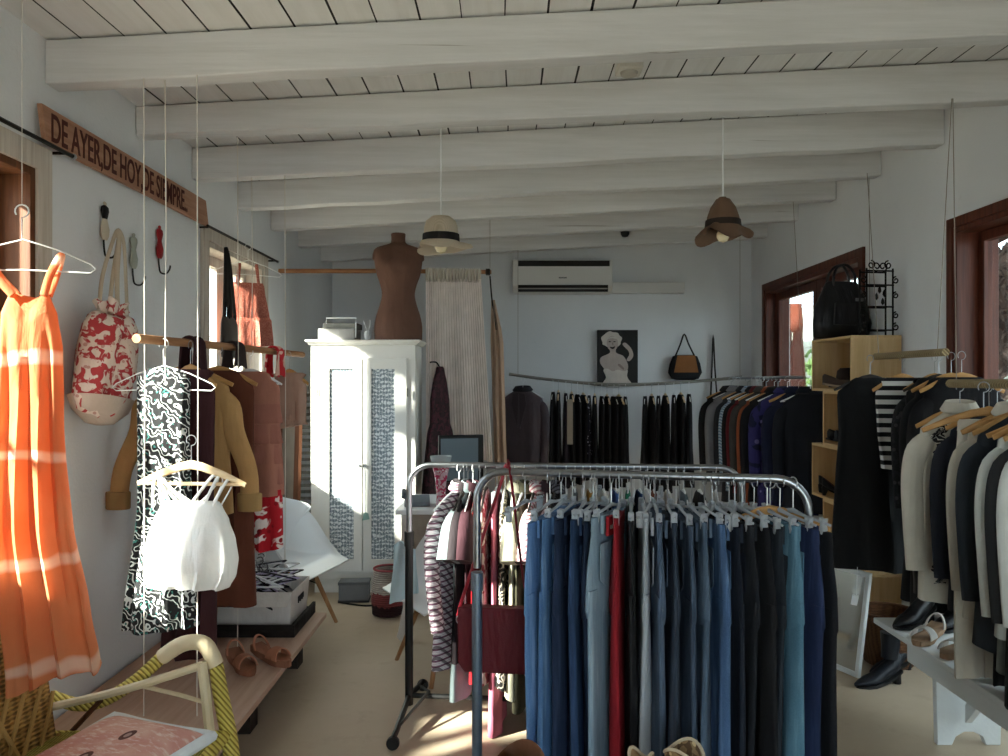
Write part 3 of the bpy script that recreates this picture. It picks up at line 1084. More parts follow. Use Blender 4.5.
for s in (-1, 1):
    x0, x1 = (-.31, -.005) if s < 0 else (.005, .31)
    zb, zt = .16, 1.66
    st = .068 if s < 0 else .075
    fr = MB()
    o_ = [(x0, zb), (x1, zb), (x1, zt), (x0, zt)]
    gx0, gx1 = (x0 + .075, x1 - .06) if s < 0 else (x0 + .055, x1 - .085)
    i_ = [(gx0, zb + .085), (gx1, zb + .085), (gx1, zt - .075), (gx0, zt - .075)]
    vs_ = [(p[0], y, p[1]) for y in (0, .02) for p in o_ + i_]
    fs_ = []
    for k in range(4):
        q = (k + 1) % 4
        fs_ += [(k, q, 4 + q, 4 + k), (8 + k, 12 + k, 12 + q, 8 + q), (k, 8 + k, 8 + q, q), (4 + k, 4 + q, 12 + q, 12 + k)]
    do = fr.add(vs_, fs_).build('door', CREAM, wd, smooth=0, bevel=.003)
    MB().lohi((gx0 - .004, .012, zb + .08), (gx1 + .004, .019, zt - .07)).build('lace_pane', LACE, do, smooth=0)
    for z in (.42, 1.42):
        MB().tube([(x0 - .006 if s < 0 else x1 + .006, -.004, z - .03), (x0 - .006 if s < 0 else x1 + .006, -.004, z + .03)], .005, 8).build('hinge', M('metal', '#6d6a63', '#4a4843', rough=.5, metal=.8), do)
    if s > 0:
        MB().lathe([(.001, -.02), (.011, -.018), (.012, -.006), (.006, 0)], 12).build('knob', METAL, do, loc=(.016, -.001, .905), rot=(R(-90), 0, 0))
        kt = MB().tube([(.018, -.018, .9), (.02, -.014, .8), (.019, -.012, .66), (.02, -.012, .58)], .003, 6, smooth=4).build('key_ribbon', M('plain', '#cfd2d4'), do)
        MB().prism([(0, 0), (.022, -.01), (.03, -.05), (-.02, -.06), (-.012, -.012)], lambda a, bb, h: (.02 + a, -.016 + h, .58 + bb), .006).build('key_tassel', M('plain', '#8fb0a6'), kt, smooth=0)
    else:
        MB().lathe([(.001, -.014), (.008, -.012), (.009, -.004), (.005, 0)], 12).build('knob', METAL, do, loc=(-.022, -.001, .905), rot=(R(-90), 0, 0))

# on the wardrobe: printer-like grey box, jar, dress form
t = thing('grey_box', 'pale grey box with a raised wire edge on top of the wardrobe', 'box', (-1.235, 5.62, 1.791))
MB().lohi((-.13, -.12, 0), (.13, .12, .085)).build('body', M('plain', '#a5a4a1'), t, smooth=0, bevel=.006)
MB().lohi((-.10, -.10, .085), (.145, .10, .125)).build('lid', M('plain', '#86857f'), t, smooth=0, bevel=.004)
MB().tube([(-.07, -.115, .12), (-.07, -.115, .16), (.14, -.115, .16), (.14, -.115, .02)], .005, 6).build('wire_edge', WHITEPLASTIC, t)
t = thing('glass_jar', 'small glass jar with white twigs beside the dress form on the wardrobe', 'jar', (-1.012, 5.50, 1.791))
MB().lathe([(.022, 0), (.024, .01), (.022, .05), (.014, .065), (.016, .072)], 14).build('jar_body', M('flat', '#c9cdcf', rough=.1, bump=0), t)
MB().tube([(0, 0, .05), (-.015, 0, .10), (-.03, .005, .14)], .003, 6).build('twig', WHITEPLASTIC, t)
MB().tube([(.004, 0, .05), (.018, 0, .11), (.02, -.01, .145)], .003, 6).build('twig', WHITEPLASTIC, t)

CLAY = M('plain', '#67493c', rough=.8)
mz = 1.791
mn = thing('dress_form', 'brown papier mache dress form torso standing on the white wardrobe', 'mannequin', (-.80, 5.57, mz), R(12))
prof = [(0, .170, .135, 0, 0), (.02, .172, .137, 0, 0), (.10, .172, .136, 0, 0), (.18, .158, .122, .0, 0), (.27, .130, .10, 0, 0), (.335, .118, .092, 0, 0), (.40, .130, .10, 0, -.005), (.48, .158, .118, .0, -.014), (.54, .168, .116, 0, -.016), (.60, .176, .10, 0, -.008), (.645, .176, .085, .0, 0), (.672, .15, .075, .0, .004), (.69, .095, .062, .0, .006), (.705, .058, .05, .0, .008), (.735, .050, .046, .0, .008), (.772, .052, .047, 0, .008), (.778, .04, .036, 0, .008)]
rings = []
for z, rx, ry, xo, yo in prof:
    ring = []
    for i in range(40):
        a = 2 * pi * i / 40
        x = rx * math.copysign(abs(cos(a)) ** .85, cos(a))
        y = ry * sin(a)
        if .43 < z < .6 and y < 0:       # bust
            y -= .034 * math.exp(-((abs(x) - .075) / .045) ** 2) * math.exp(-((z - .515) / .05) ** 2)
        ring.append((x + xo, y + yo, z))
    rings.append(ring)
sm = []
n = len(rings)
for k in range(n - 1):
    for q in range(3):
        tt = q / 3
        ps = [rings[min(max(k + j, 0), n - 1)] for j in (-1, 0, 1, 2)]
        sm.append([.5 * ((2 * Vector(b_)) + (Vector(c_) - Vector(a_)) * tt + (2 * Vector(a_) - 5 * Vector(b_) + 4 * Vector(c_) - Vector(d_)) * tt * tt + (3 * Vector(b_) - Vector(a_) - 3 * Vector(c_) + Vector(d_)) * tt ** 3) for a_, b_, c_, d_ in zip(*ps)])
sm.append([Vector(p) for p in rings[-1]])
MB().loft(sm).build('torso', CLAY, mn, smooth=1.2)
for s in (-1, 1):
    MB().lathe([(.001, 0), (.036, .002), (.042, .01), (.034, .024), (.001, .03)], 18).build('arm_cap', CLAY, mn, loc=(s * .155, 0, .615), rot=(0, s * R(78), 0))

# pole with curtain
o = MB().tube([P(277, 271, 5.75), P(384, 271, 5.98), P(491, 272, 6.2)], .017, 12).build('curtain_pole', M('wood_x', '#a97850', '#8b5c3a', rough=.7))
tag(o, 'bare wooden curtain pole hung behind the dress form', 'curtain pole')
MB().lathe([(.019, -.02), (.028, -.015), (.028, .015), (.019, .02)], 14).build('end_ring', DARKMETAL, o, loc=P(488, 272, 6.19), rot=(0, R(90), 0))
cord([P(490, 205, 6.2), P(490, 268, 6.2)], 'dark cord holding the end of the curtain pole', CORDD)
cord([P(286, 205, 5.78), P(286, 268, 5.78)], 'dark cord holding the end of the curtain pole near the window', CORDD)
CURT = M('plain', '#f7ebe4', trans=.3)
pL, pR = P(426, 271, 6.06), P(474, 271, 6.16)
x0, x1, yc = pL.x, P(494, 271, 6.16).x, 6.06
zt, zb = pL.z - .012, CH - (470 - CY) / (F / yc)
cu = thing('macrame_curtain', 'off white fringed curtain hanging from the wooden pole beside the wardrobe', 'curtain', (x0, yc, 0))
wtot = P(481, 0, 6.1).x - x0
MB().sheet(lambda u, v: (u * wtot * (1 + .22 * v), .0035 * sin(u * 150 + 1.5 * sin(7 * u)) + .012 * sin(17 * u + 1.5 * v) + .03 * u, zt - .05 - v * (zt - zb - .05) * (1 - .05 * sin(u * 9) ** 2)), 130, 14, .004).build('cloth', CURT, cu, smooth=1.3)
hb = MB()
hb.sheet(lambda u, v: (u * wtot, -.018 + .045 * u + .014 * sin(u * 110) * (.3 + v), zt + .03 - v * .10 + .008 * sin(u * 170)), 160, 6, .005)
hb.build('knotted_heading', M('plain', '#cfc5b9'), cu, smooth=1.3)
# narrow tan cloth strip at the end of the pole
st = thing('tan_drape', 'narrow tan cloth hanging from the end of the curtain pole', 'curtain', (P(497, 0, 6.3).x, 6.3, 0))
zt2, zb2 = CH + (CY - 300) / (F / 6.3), CH - (500 - CY) / (F / 6.3)
MB().sheet(lambda u, v: (-.04 + .10 * min(1, v * 4 + .25) * (u - .2) + .05 * v, .015 * sin(u * 14 + v), zt2 - v * (zt2 - zb2)), 12, 14, .006).build('cloth', M('plain', '#b79a84'), st, smooth=1.3)
MB().tube([P(490, 276, 6.2) - st.location, P(492, 300, 6.28) - st.location, P(496, 330, 6.3) - st.location], .006, 6, smooth=4).build('tie', DARKMETAL, st)

# dark patterned coat on the wardrobe's side
dc_ = garment('dark_coat', 'dark patterned coat hanging on the side of the wardrobe', 'coat', M('print', '#2e1d22', '#4a2630', '#191417', scale=2), P(440, 352, 5.72), R(64), L=.95, sh=.13, waist=.18, hemw=.23, ht=.03, flare=.03, hk=None, folds=2.5, neckw=.03, slope=.22)

MB().tube([(0, 0, NZ - .01), (-.0, .03, NZ + .03), (.0, .07, NZ + .035), (0, .085, NZ + .03)], .006, 8, smooth=4).build('hanging_loop', DARKMETAL, dc_)

# frames and shutter leaning beside the wardrobe
def leaner(name, label, cat, px0, px1, py0, d, h, w, mt, inner, tilt, lean=.1, rot=0):
    t = thing(name, label, cat, (P((px0 + px1) / 2, 0, d).x, d, CH - (py0 - CY) / (F / d) - h), rot)
    fr = MB()
    bw_ = .05
    o_ = [(-w / 2, 0), (w / 2, 0), (w / 2, h), (-w / 2, h)]
    i_ = [(-w / 2 + bw_, bw_), (w / 2 - bw_, bw_), (w / 2 - bw_, h - bw_), (-w / 2 + bw_, h - bw_)]
    tl = math.tan(tilt)
    vs_ = [(p[0] + p[1] * lean, y + p[1] * tl, p[1]) for y in (0, .03) for p in o_ + i_]
    fs_ = []
    for k in range(4):
        q = (k + 1) % 4
        fs_ += [(k, q, 4 + q, 4 + k), (8 + k, 12 + k, 12 + q, 8 + q), (k, 8 + k, 8 + q, q), (4 + k, 4 + q, 12 + q, 12 + k)]
    fr.add(vs_, fs_).build('frame', mt, t, smooth=0, bevel=.003)
    if inner == 'slats':
        nsl = 26
        for k in range(nsl):
            z = bw_ + (h - 2 * bw_) * (k + .5) / nsl
            MB().box((z * lean, .015 + z * tl, z), (w - 2 * bw_ + .01, .03, .006), (R(35), 0, 0)).build('louvre_slat', mt, t, smooth=0)
    else:
        vs_ = [(p[0] + p[1] * lean, y + p[1] * tl, p[1]) for y in (.012, .018) for p in ((-w / 2 + bw_ - .004, bw_ - .004), (w / 2 - bw_ + .004, bw_ - .004), (w / 2 - bw_ + .004, h - bw_ + .004), (-w / 2 + bw_ - .004, h - bw_ + .004))]
        MB().add(vs_, [(0, 1, 2, 3), (7, 6, 5, 4), (0, 4, 5, 1), (1, 5, 6, 2), (2, 6, 7, 3), (3, 7, 4, 0)]).build('panel', inner, t, smooth=0)
    return t


leaner('louvred_shutter', 'grey louvred shutter leaning between the wardrobe and the wall', 'shutter', 282, 318, 386, 5.95, 1.40, .36, M('wood', '#9b9b94', '#84847d'), 'slats', R(4), -.06)
leaner('picture_frame', 'brown wooden frame leaning in front of the louvred shutter', 'picture frame', 268, 300, 392, 5.45, 1.28, .26, M('wood', '#6d4530', '#50301f'), M('plain', '#8c847c'), R(6), -.1, R(-38))

# basket on the floor
t = thing('woven_basket', 'round woven basket in white, red and dark bands on the floor', 'basket', (P(388, 0, 4.95).x, 4.95, 0))
MB().lathe([(.085, .004), (.10, .012), (.107, .10), (.103, .20), (.090, .292), (.092, .30), (.084, .296), (.095, .2), (.099, .10), (.092, .02), (.0, .018)], 30).build('body', M('basket', '#cbbfb6', '#3a1e22', '#9c4a4c', bump=.8), t)
MB().tube([(.089 * cos(a), .089 * sin(a), .298) for a in [2 * pi * i / 28 for i in range(28)]], .007, 8, True).build('rim', M('plain', '#9c4a4c'), t)
o = MB().tube([(-1.15, 5.2, .006), (-.95, 5.12, .006), (-.8, 5.2, .006), (-.72, 5.28, .006), (-.5, 5.25, .006)], .006, 8, smooth=8).build('floor_cable', BLACKPAINT)
tag(o, 'black cable lying on the floor in front of the wardrobe', 'cable')

# counter with monitor
ct = thing('counter_desk', 'white topped desk with beige panel and a curved white leg behind the rack', 'desk', (-.62, 4.42, 0))
MB().lohi((-.03, -.02, .735), (.72, .6, .762)).build('desk_top', WHITEPLASTIC, ct, smooth=0, bevel=.004)
MB().lohi((.0, .02, .30), (.70, .035, .735)).build('front_panel', M('plain', '#b3a79a'), ct, smooth=0)
for xx, yy in ((.0, .0), (.66, .0), (.0, .55), (.66, .55)):
    MB().prism([(0, 0), (.07, 0), (.066, .04), (.045, .10), (.04, .2), (.06, .42), (.05, .735), (0, .735), (.005, .42), (.01, .2), (-.01, .09), (-.025, .03)], lambda a, b_, h: (xx + a, yy + h, b_), .03).build('leg', M('paint', '#d8d4cd', '#cbc6bd'), ct, smooth=0, bevel=.003)
mo = thing('monitor', 'black flat computer monitor standing on the desk behind the rack', 'monitor', (P(461, 0, 4.75).x, 4.75, .762), R(14))
MB().lohi((-.14, -.012, .115), (.14, .012, .405)).build('housing', BLACKPAINT, mo, smooth=0, bevel=.005)
MB().lohi((-.128, -.015, .128), (.105, -.011, .385)).build('screen', M('flat', '#6d7b84', rough=.25, bump=0), mo, smooth=0)
MB().lohi((-.02, .006, .02), (.02, .03, .2)).build('neck', BLACKPAINT, mo, smooth=0)
MB().lathe([(.08, 0), (.08, .008), (.02, .02)], 20, (0, .01, 0), 1, .8).build('stand', BLACKPAINT, mo)
ph = thing('desk_telephone', 'grey desk telephone at the edge of the white desk', 'telephone', (P(417, 0, 4.57).x, 4.57, .762), R(8))
MB().prism([(-.06, 0), (.06, 0), (.06, .05), (.03, .06), (-.05, .025)], lambda a, b_, h: (h - .075, a, b_), .15).build('body', M('flat', '#77818a', rough=.4), ph, smooth=0, bevel=.005)
MB().tube([(-.075, -.06, .06), (-.078, -.035, .082), (-.078, .035, .085), (-.075, .06, .062)], [.018, .014, .014, .018], 10).build('handset', M('flat', '#4d555c', rough=.4), ph)
va = thing('pink_vase', 'clear flared vase with pink pattern on the desk', 'vase', (P(441, 0, 4.5).x, 4.5, .762))
MB().lathe([(.03, 0), (.032, .01), (.026, .06), (.032, .15), (.05, .24), (.056, .27), (.050, .268), (.03, .15), (.02, .02)], 24).build('body', M('print', '#c8a7b0', '#b03a5a', '#e0dcdc', scale=2.5, rough=.2), va)
MB().lathe([(.053, .256), (.060, .275), (.064, .30), (.058, .298), (.05, .27)], 24).build('glass_rim', M('flat', '#aab0b4', rough=.1, bump=0), va)

# wall: air conditioner, duct, picture, bags, camera
ac = thing('air_conditioner', 'white split air conditioner with two dark vents high on the back wall', 'air conditioner', (P(561, 0, 7.5).x, 7.5, CH + (CY - 279) / (F / 7.5)))
MB().prism([(-.012, -.155), (-.16, -.155), (-.215, -.10), (-.215, .155), (-.012, .155)], lambda a, b_, h: (h - .475, a, b_), .95).build('housing', M('flat', '#d3d0cb', rough=.4, bump=0), ac, smooth=0, bevel=.01)
MB().lohi((-.42, -.222, .092), (.445, -.212, .145)).build('intake_vent', M('flat', '#2b2826', bump=0), ac, smooth=0)
ov = MB().lohi((-.42, -.222, -.148), (.43, -.195, -.085)).build('outlet_vent', M('flat', '#2b2826', bump=0), ac, smooth=0)
MB().box((.0, -.222, -.118), (.85, .004, .016), (R(-30), 0, 0)).build('flap', M('flat', '#a39f98', bump=0), ov, smooth=0)
lg = MB()
for i, (a, w_) in enumerate(((-.035, .012), (-.02, .01), (-.007, .014), (.01, .01), (.023, .016))):
    lg.lohi((a, -.2185, -.022 - .002 * (i % 2)), (a + w_, -.214, -.010))
lg.build('logo', M('flat', '#6a6a6c', bump=0), ac, smooth=0)
dk = MB().lohi((P(611, 0, 7.5).x, 7.42, P(0, 294, 7.5).z), (P(683, 0, 7.5).x, 7.5, P(0, 283, 7.5).z)).build('pipe_trunking', M('flat', '#cfcdc9', rough=.5, bump=0), smooth=0, bevel=.004)
tag(dk, 'white pipe trunking running along the wall from the air conditioner', 'trunking')

pc = thing('wall_picture', 'dark monochrome picture of a laughing blonde person on the back wall', 'picture', (P(617, 0, 7.5).x, 7.46, CH + (CY - 358) / (F / 7.5)))
hw_, hh = .195, .27
MB().lohi((-hw_, -.012, -hh), (hw_, .038, hh)).build('canvas', M('plain', '#191514', rough=.6), pc, smooth=0, bevel=.003)
def blob(pts, mt, nm, dy):
    c_ = spline([Vector((a, 0, b_)) for a, b_ in pts], 5, True)
    MB().prism([(p.x, p.z) for p in c_][::-1], lambda a, b_, h: (a, -.013 - dy - h, b_), .0012).build(nm, mt, pc, smooth=0)
SKIN, PALE, DK, MID = M('plain', '#b5a59c'), M('plain', '#cfc4ba'), M('flat', '#241d1b', bump=0), M('plain', '#8f7c74')
def ell(cx_, cy_, rx, ry, wob=0, kk=6, n=22):
    return [(cx_ + rx * cos(2 * pi * q / n) * (1 + wob * sin(kk * 2 * pi * q / n)), cy_ + ry * sin(2 * pi * q / n) * (1 + wob * cos(kk * 2 * pi * q / n))) for q in range(n)]


blob([(-.155, .01), (-.10, .035), (-.075, .055), (-.078, .10), (-.02, .10), (-.02, .06), (.0, .04), (.05, .02), (.085, -.03), (.10, -.09), (.085, -.15), (.10, -.20), (.12, -.262), (-.13, -.262), (-.11, -.19), (-.125, -.12), (-.165, -.06), (-.172, -.02)], SKIN, 'printed_shoulders', .0005)
blob([(.085, -.02), (.115, -.03), (.15, .02), (.13, .09), (.075, .145), (.045, .135), (.06, .11), (.10, .07), (.11, .03)], SKIN, 'printed_arm', .001)
blob([(-.14, -.12), (-.10, -.105), (-.05, -.13), (.0, -.115), (.06, -.13), (.095, -.12), (.09, -.19), (.125, -.266), (-.135, -.266), (-.115, -.19)], PALE, 'printed_dress', .0018)
blob(ell(-.06, .175, .098, .078, .07, 7), PALE, 'printed_hair', .001)
blob(ell(-.052, .14, .055, .072), SKIN, 'printed_face', .0025)
blob([(-.095, .185), (-.06, .205), (-.01, .20), (.0, .18), (-.05, .19)], PALE, 'printed_fringe', .004)
blob([(-.078, .108), (-.05, .103), (-.026, .112), (-.035, .092), (-.052, .085), (-.068, .092)], DK, 'printed_mouth', .004)
for xx in (-.078, -.032):
    blob([(xx - .014, .155), (xx, .161), (xx + .014, .155), (xx, .151)], DK, 'printed_eye', .004)
blob([(-.056, .145), (-.05, .125), (-.044, .124), (-.048, .145)], MID, 'printed_nose', .004)
blob([(.0, -.07), (.02, -.06), (.06, -.10), (.05, -.115)], MID, 'printed_shade', .0022)

def hung_bag(px, py0, py1, d, w_, label, mats, strap_top, nm='shoulder_bag'):
    s_ = F / d
    c_ = P(px, (py0 + py1) / 2, d)
    t = thing(nm, label, 'bag', (c_.x, d, c_.z))
    h_ = (py1 - py0) / s_ / 2
    rings = []
    for z, k, ky in ((h_, .5, .3), (h_ * .9, .72, .7), (h_ * .3, .9, 1), (-h_ * .4, 1.0, 1), (-h_ * .9, .8, .8), (-h_, .5, .4)):
        rings.append([(w_ * k * math.copysign(abs(cos(a)) ** .8, cos(a)), .05 * ky * sin(a), z) for a in [2 * pi * i / 24 for i in range(24)]])
    MB().loft(rings).build('body', mats[0], t)
    if len(mats) > 1:
        MB().sheet(lambda u, v: ((u - .5) * w_ * 1.35 * (.75 + .3 * v), -.052 - .006 * sin(pi * u), h_ * (.95 - 1.35 * v)), 10, 8, .006).build('flap', mats[1], t)
    zt_ = CH - (strap_top - CY) / s_ - c_.z
    MB().tube([(-w_ * .6, 0, h_ * .8), (-w_ * .25, .02, (zt_ + h_) / 2), (0, .03, zt_), (w_ * .25, .02, (zt_ + h_) / 2), (w_ * .6, 0, h_ * .8)], .008, 8, smooth=4).build('strap', M('plain', '#24211f'), t)
    return t


BLK = M('plain', '#16161a', rough=.8)
hung_bag(685, 355, 380, 7.43, .165, 'black and brown shoulder bag hanging on the back wall beside the picture', (BLK, M('plain', '#8a5a32')), 334)
hung_bag(714, 405, 422, 7.43, .06, 'small dark bag with a long thin strap near the corner of the back wall', (BLK, M('plain', '#a02a30')), 335)
sc_ = thing('dome_camera', 'small black camera fixed to the last ceiling beam', 'security camera', (P(625, 0, 7.0).x, 7.0, P(0, 233, 7.0).z))
MB().lathe([(.001, -.04), (.025, -.033), (.038, -.012), (.04, .01), (.001, .012)], 20).build('dome', BLACKPAINT, sc_, rot=(R(0), 0, 0))
MB().lathe([(.048, .01), (.05, .02), (.048, .045), (.001, .046)], 20).build('mount', M('flat', '#9f9b95', bump=0), sc_)
sd = thing('smoke_detector', 'small square white detector on the ceiling boards between the two nearest beams', 'detector', (.53, 3.40, zc(.53)))
MB().lohi((-.055, -.055, -.03), (.055, .055, .004)).build('base', M('flat', '#c9c5bc', bump=0), sd, smooth=0, bevel=.006)
MB().lathe([(.012, -.045), (.035, -.042), (.04, -.028), (.001, -.027)], 20).build('sensor', M('flat', '#b5b0a6', bump=0), sd)

# hat lamps
def hat_lamp(px, d, py_top, py_bot, label, prof, mt, band, wav, bulb):
    z = CH - (py_bot - CY) / (F / d)
    x = P(px, 0, d).x
    t = thing('hat_pendant_lamp', label, 'lamp', (x, d, z))
    rings = []
    for r, zz, wv in prof:
        rings.append([(r * cos(a) * (1 + wv * .25 * sin(3 * a + 1)), r * sin(a), zz + wv * wav * sin(2 * a + .6) + wv * wav * .6 * sin(5 * a)) for a in [2 * pi * i / 44 for i in range(44)]])
    MB().loft(rings, False).build('hat_shade', mt, t, smooth=1.2)
    if band:
        z0, z1, r0, r1, bm = band
        MB().lathe([(r0, z0), (r0 + .004, z0), (r1 + .004, z1), (r1, z1)], 40).build('hat_band', bm, t)
    ztop = prof[-1][1] if prof[-1][0] < .03 else max(p_[1] for p_ in prof)
    MB().tube([(0, 0, ztop - .01), (0, 0, zc(x) - z)], .004, 8).build('cable', WHITEPLASTIC, t)
    MB().tube([(0, 0, .02), (0, 0, ztop)], [.016, .016], 12).build('socket', M('flat', '#8f8a80', bump=0), t)
    b_ = MB().lathe([(.001, -.035), (.022, -.028), (.033, -.008), (.034, .01), (.022, .035), (.014, .05)], 20).build('bulb', bulb, t)
    return t


STRAW = M('weave', '#b09a80', '#99836b', scale=4, bump=.4)
STRAW2 = M('weave', '#d6c7b0', '#c2b29a', scale=4, bump=.4, trans=.2)
BULB = M('flat', '#e3d3ab', rough=.05, bump=0, spec=.8)
hat_lamp(441, 4.05, 135, 247, 'pale straw hat with a black band used as a pendant lamp shade',
         [(.136, -.008, 1), (.128, .006, 1), (.10, .022, .5), (.092, .03, 0), (.090, .07, 0), (.088, .10, 0), (.078, .135, 0), (.05, .158, 0), (.012, .166, 0), (.012, .160, 0), (.046, .152, 0), (.073, .131, 0), (.083, .10, 0), (.086, .03, 0), (.096, .016, .5), (.127, -.0, 1), (.136, -.012, 1)][::1], STRAW2, (.028, .066, .0945, .0925, M('plain', '#1a1616')), .010, BULB)
hat_lamp(723, 4.05, 118, 236, 'battered brown felt hat used as a pendant lamp shade',
         [(.135, .0, 1), (.12, .015, 1), (.095, .04, .6), (.088, .055, .2), (.082, .10, .22), (.064, .15, .3), (.036, .190, .3), (.012, .205, 0), (.010, .20, 0), (.031, .19, 0), (.057, .148, 0), (.075, .10, 0), (.083, .052, .2), (.09, .036, .6), (.118, .008, 1), (.134, -.006, 1)], M('plain', '#6b5240'), (.05, .082, .0905, .0865, M('plain', '#241a15')), .022, BULB)

# white shell chairs
def shell_chair(loc, rz, label):
    t = thing('shell_chair', label, 'chair', loc, rz)
    # profile along the seat (front to back) then swept; u across, v front to back
    sst = lambda q: (lambda r: r * r * (3 - 2 * r))(min(1, max(0, q)))

    def fn(u, v):
        a = (u - .5) * 2
        tt = abs(a)
        if tt < .5:
            fx, g = .78 * tt / .5, .04 * (tt / .5) ** 2
        else:
            th = (tt - .5) / .5 * pi / 2
            fx, g = .78 + .22 * sin(th), .04 + .96 * (1 - cos(th))
        if tt > .9:
            fx += (tt - .9) * 1.1
        if v < .5:
            k = v / .5
            y = -.27 + .43 * k
            z = .435 - .025 * sin(pi * k) - .055 * max(0, .22 - k) / .22
            lift = .27 * sst((k - .10) / .62)
            side = .25
        else:
            k = (v - .5) / .5
            y = .16 + .11 * k - g * .17 * (1 - k) - .06 * g * k
            z = .43 + .40 * k ** .85
            lift = .27 * (1 - k) ** 1.2 - .05 * k
            side = .25 - .055 * k * k
        return (math.copysign(side * fx, a), y, z + lift * g)
    MB().sheet(fn, 44, 44, .009).build('shell', M('flat', '#dfe3e6', rough=.3, bump=0), t, smooth=1.3)
    for sx_, sy_ in ((-1, -1), (1, -1), (-1, 1), (1, 1)):
        MB().tube([(sx_ * .11, sy_ * .09, .385), (sx_ * .225, sy_ * .21 + .0, .0)], [.017, .011], 10).build('leg', M('wood', '#a9805a', '#8d6542'), t)
    br = MB().tube([(-.15, -.13, .25), (.0, 0.0, .36), (.15, .13, .25)], .004, 6).build('brace', BLACKPAINT, t)
    MB().tube([(-.15, .13, .25), (.0, 0.0, .36), (.15, -.13, .25)], .004, 6).build('brace', BLACKPAINT, t)
    return t


shell_chair((P(287, 0, 4.62).x, 4.62, 0), R(76), 'white moulded shell armchair with wooden legs in front of the wardrobe')
sc2 = shell_chair((P(450, 0, 4.05).x, 4.05, 0), R(-60), 'white shell chair mostly hidden behind the rack of shirts, pale blue cloth over it')
o = MB().sheet(lambda u, v: (P(405, 0, 3.95).x + (u - .5) * .10 * (1 + .5 * v), 3.93 + .02 * sin(7 * u + 3 * v), .66 - .30 * v + .02 * sin(5 * u)), 10, 12, .01).build('blue_cloth', M('plain', '#bcd3dc'), smooth=1.3)
tag(o, 'pale blue cloth hanging over the side of the hidden white chair', 'cloth')
# ================================================================ the two chrome racks in the middle
CHROME = M('metal', '#a9adb2', '#7d8186', rough=.28, metal=1.0)
GREYPIPE = M('metal', '#7f8d9c', '#6a7887', rough=.4, metal=.7)


def rack(label, A, B, zbar, mats, lower, foot, base_z=.10, r=.0135):
    """U shaped rack from post A to post B (floor points); upper tube with rounded corners"""
    A, B = Vector(A), Vector(B)
    c = (A + B) / 2
    t = thing('clothes_rack', label, 'clothes rack', (c.x, c.y, 0), 0, 'clothes rails')
    a, b = A - c, B - c
    u = (b - a).normalized()
    k = .10
    zz = Vector((0, 0, 1))
    pts = [a + zz * (zbar - .34)]
    for q in range(9):
        an = pi / 2 * q / 8
        pts.append(a + u * (k - k * cos(an)) + zz * (zbar - k + k * sin(an)))
    for q in range(9):
        an = pi / 2 * (1 - q / 8)
        pts.append(b - u * (k - k * cos(an)) + zz * (zbar - k + k * sin(an)))
    pts.append(b + zz * (zbar - .34))
    MB().tube(pts, r, 12).build('top_rail', mats[0], t)
    w = Vector((-u.y, u.x, 0))
    for e, s in ((a, 1), (b, -1)):
        MB().tube([e + zz * .06, e + zz * lower], r * 1.35, 12).build('post', mats[1], t)
        MB().tube([e + zz * (lower - .035), e + zz * (lower + .03)], r * 1.6, 12).build('height_collar', mats[2], t)
        f = MB().tube([e + w * foot + zz * .045, e + w * foot * .8 + zz * .05, e + zz * base_z, e - w * foot * .8 + zz * .05, e - w * foot + zz * .045], .013, 8).build('foot', mats[1], t)
        MB().tube([e + w * foot * .75 + zz * .055, e + u * s * .09 + zz * .24 * base_z / .1 * .5, e - w * foot * .75 + zz * .055], .007, 6).build('brace', mats[1], t)
        for q in (-1, 1):
            MB().lathe([(.006, -.011), (.026, -.011), (.028, 0), (.026, .011), (.006, .011)], 16).build('caster', BLACKPAINT, f, loc=e + w * foot * q + zz * .028, rot=(R(90), 0, 0))
    MB().tube([a + zz * base_z, b + zz * base_z], .012, 8).build('base_bar', mats[1], t)
    return t, (A, B, u)


JA, JB = Vector((-.112, 2.70, 0)), Vector((.958, 2.46, 0))
JZ = 1.185
rack('nearer chrome clothes rack holding a row of jeans', JA, JB, JZ, (CHROME, GREYPIPE, GREYPIPE), .80, .24)
SA, SB = Vector((-.445, 3.43, 0)), Vector((1.0, 3.30, 0))
SZ = 1.128
rack('farther chrome clothes rack on black feet behind the jeans', SA, SB, SZ, (CHROME, BLACKPAINT, BLACKPAINT), .80, .30)
JROT = math.atan2(JB.y - JA.y, JB.x - JA.x) - R(90) + R(180)
SROT = math.atan2(SB.y - SA.y, SB.x - SA.x) - R(90) + R(180)
# in a garment's own frame: local y runs along the bar, local -x points to the camera


def along(A, B, px, z):
    """point on the bar seen at pixel column px"""
    best = min((abs(CX + F * (A.x + (B.x - A.x) * i / 800) / (A.y + (B.y - A.y) * i / 800) - px), i) for i in range(801))[1]
    p = A.lerp(B, best / 800)
    return Vector((p.x, p.y, z))


# ---- jeans, from the red bag's end to the far end
def dn(a, b, c=None, s=1):
    return M('denim', a, b, c, rough=.9, bump=.2, scale=s)


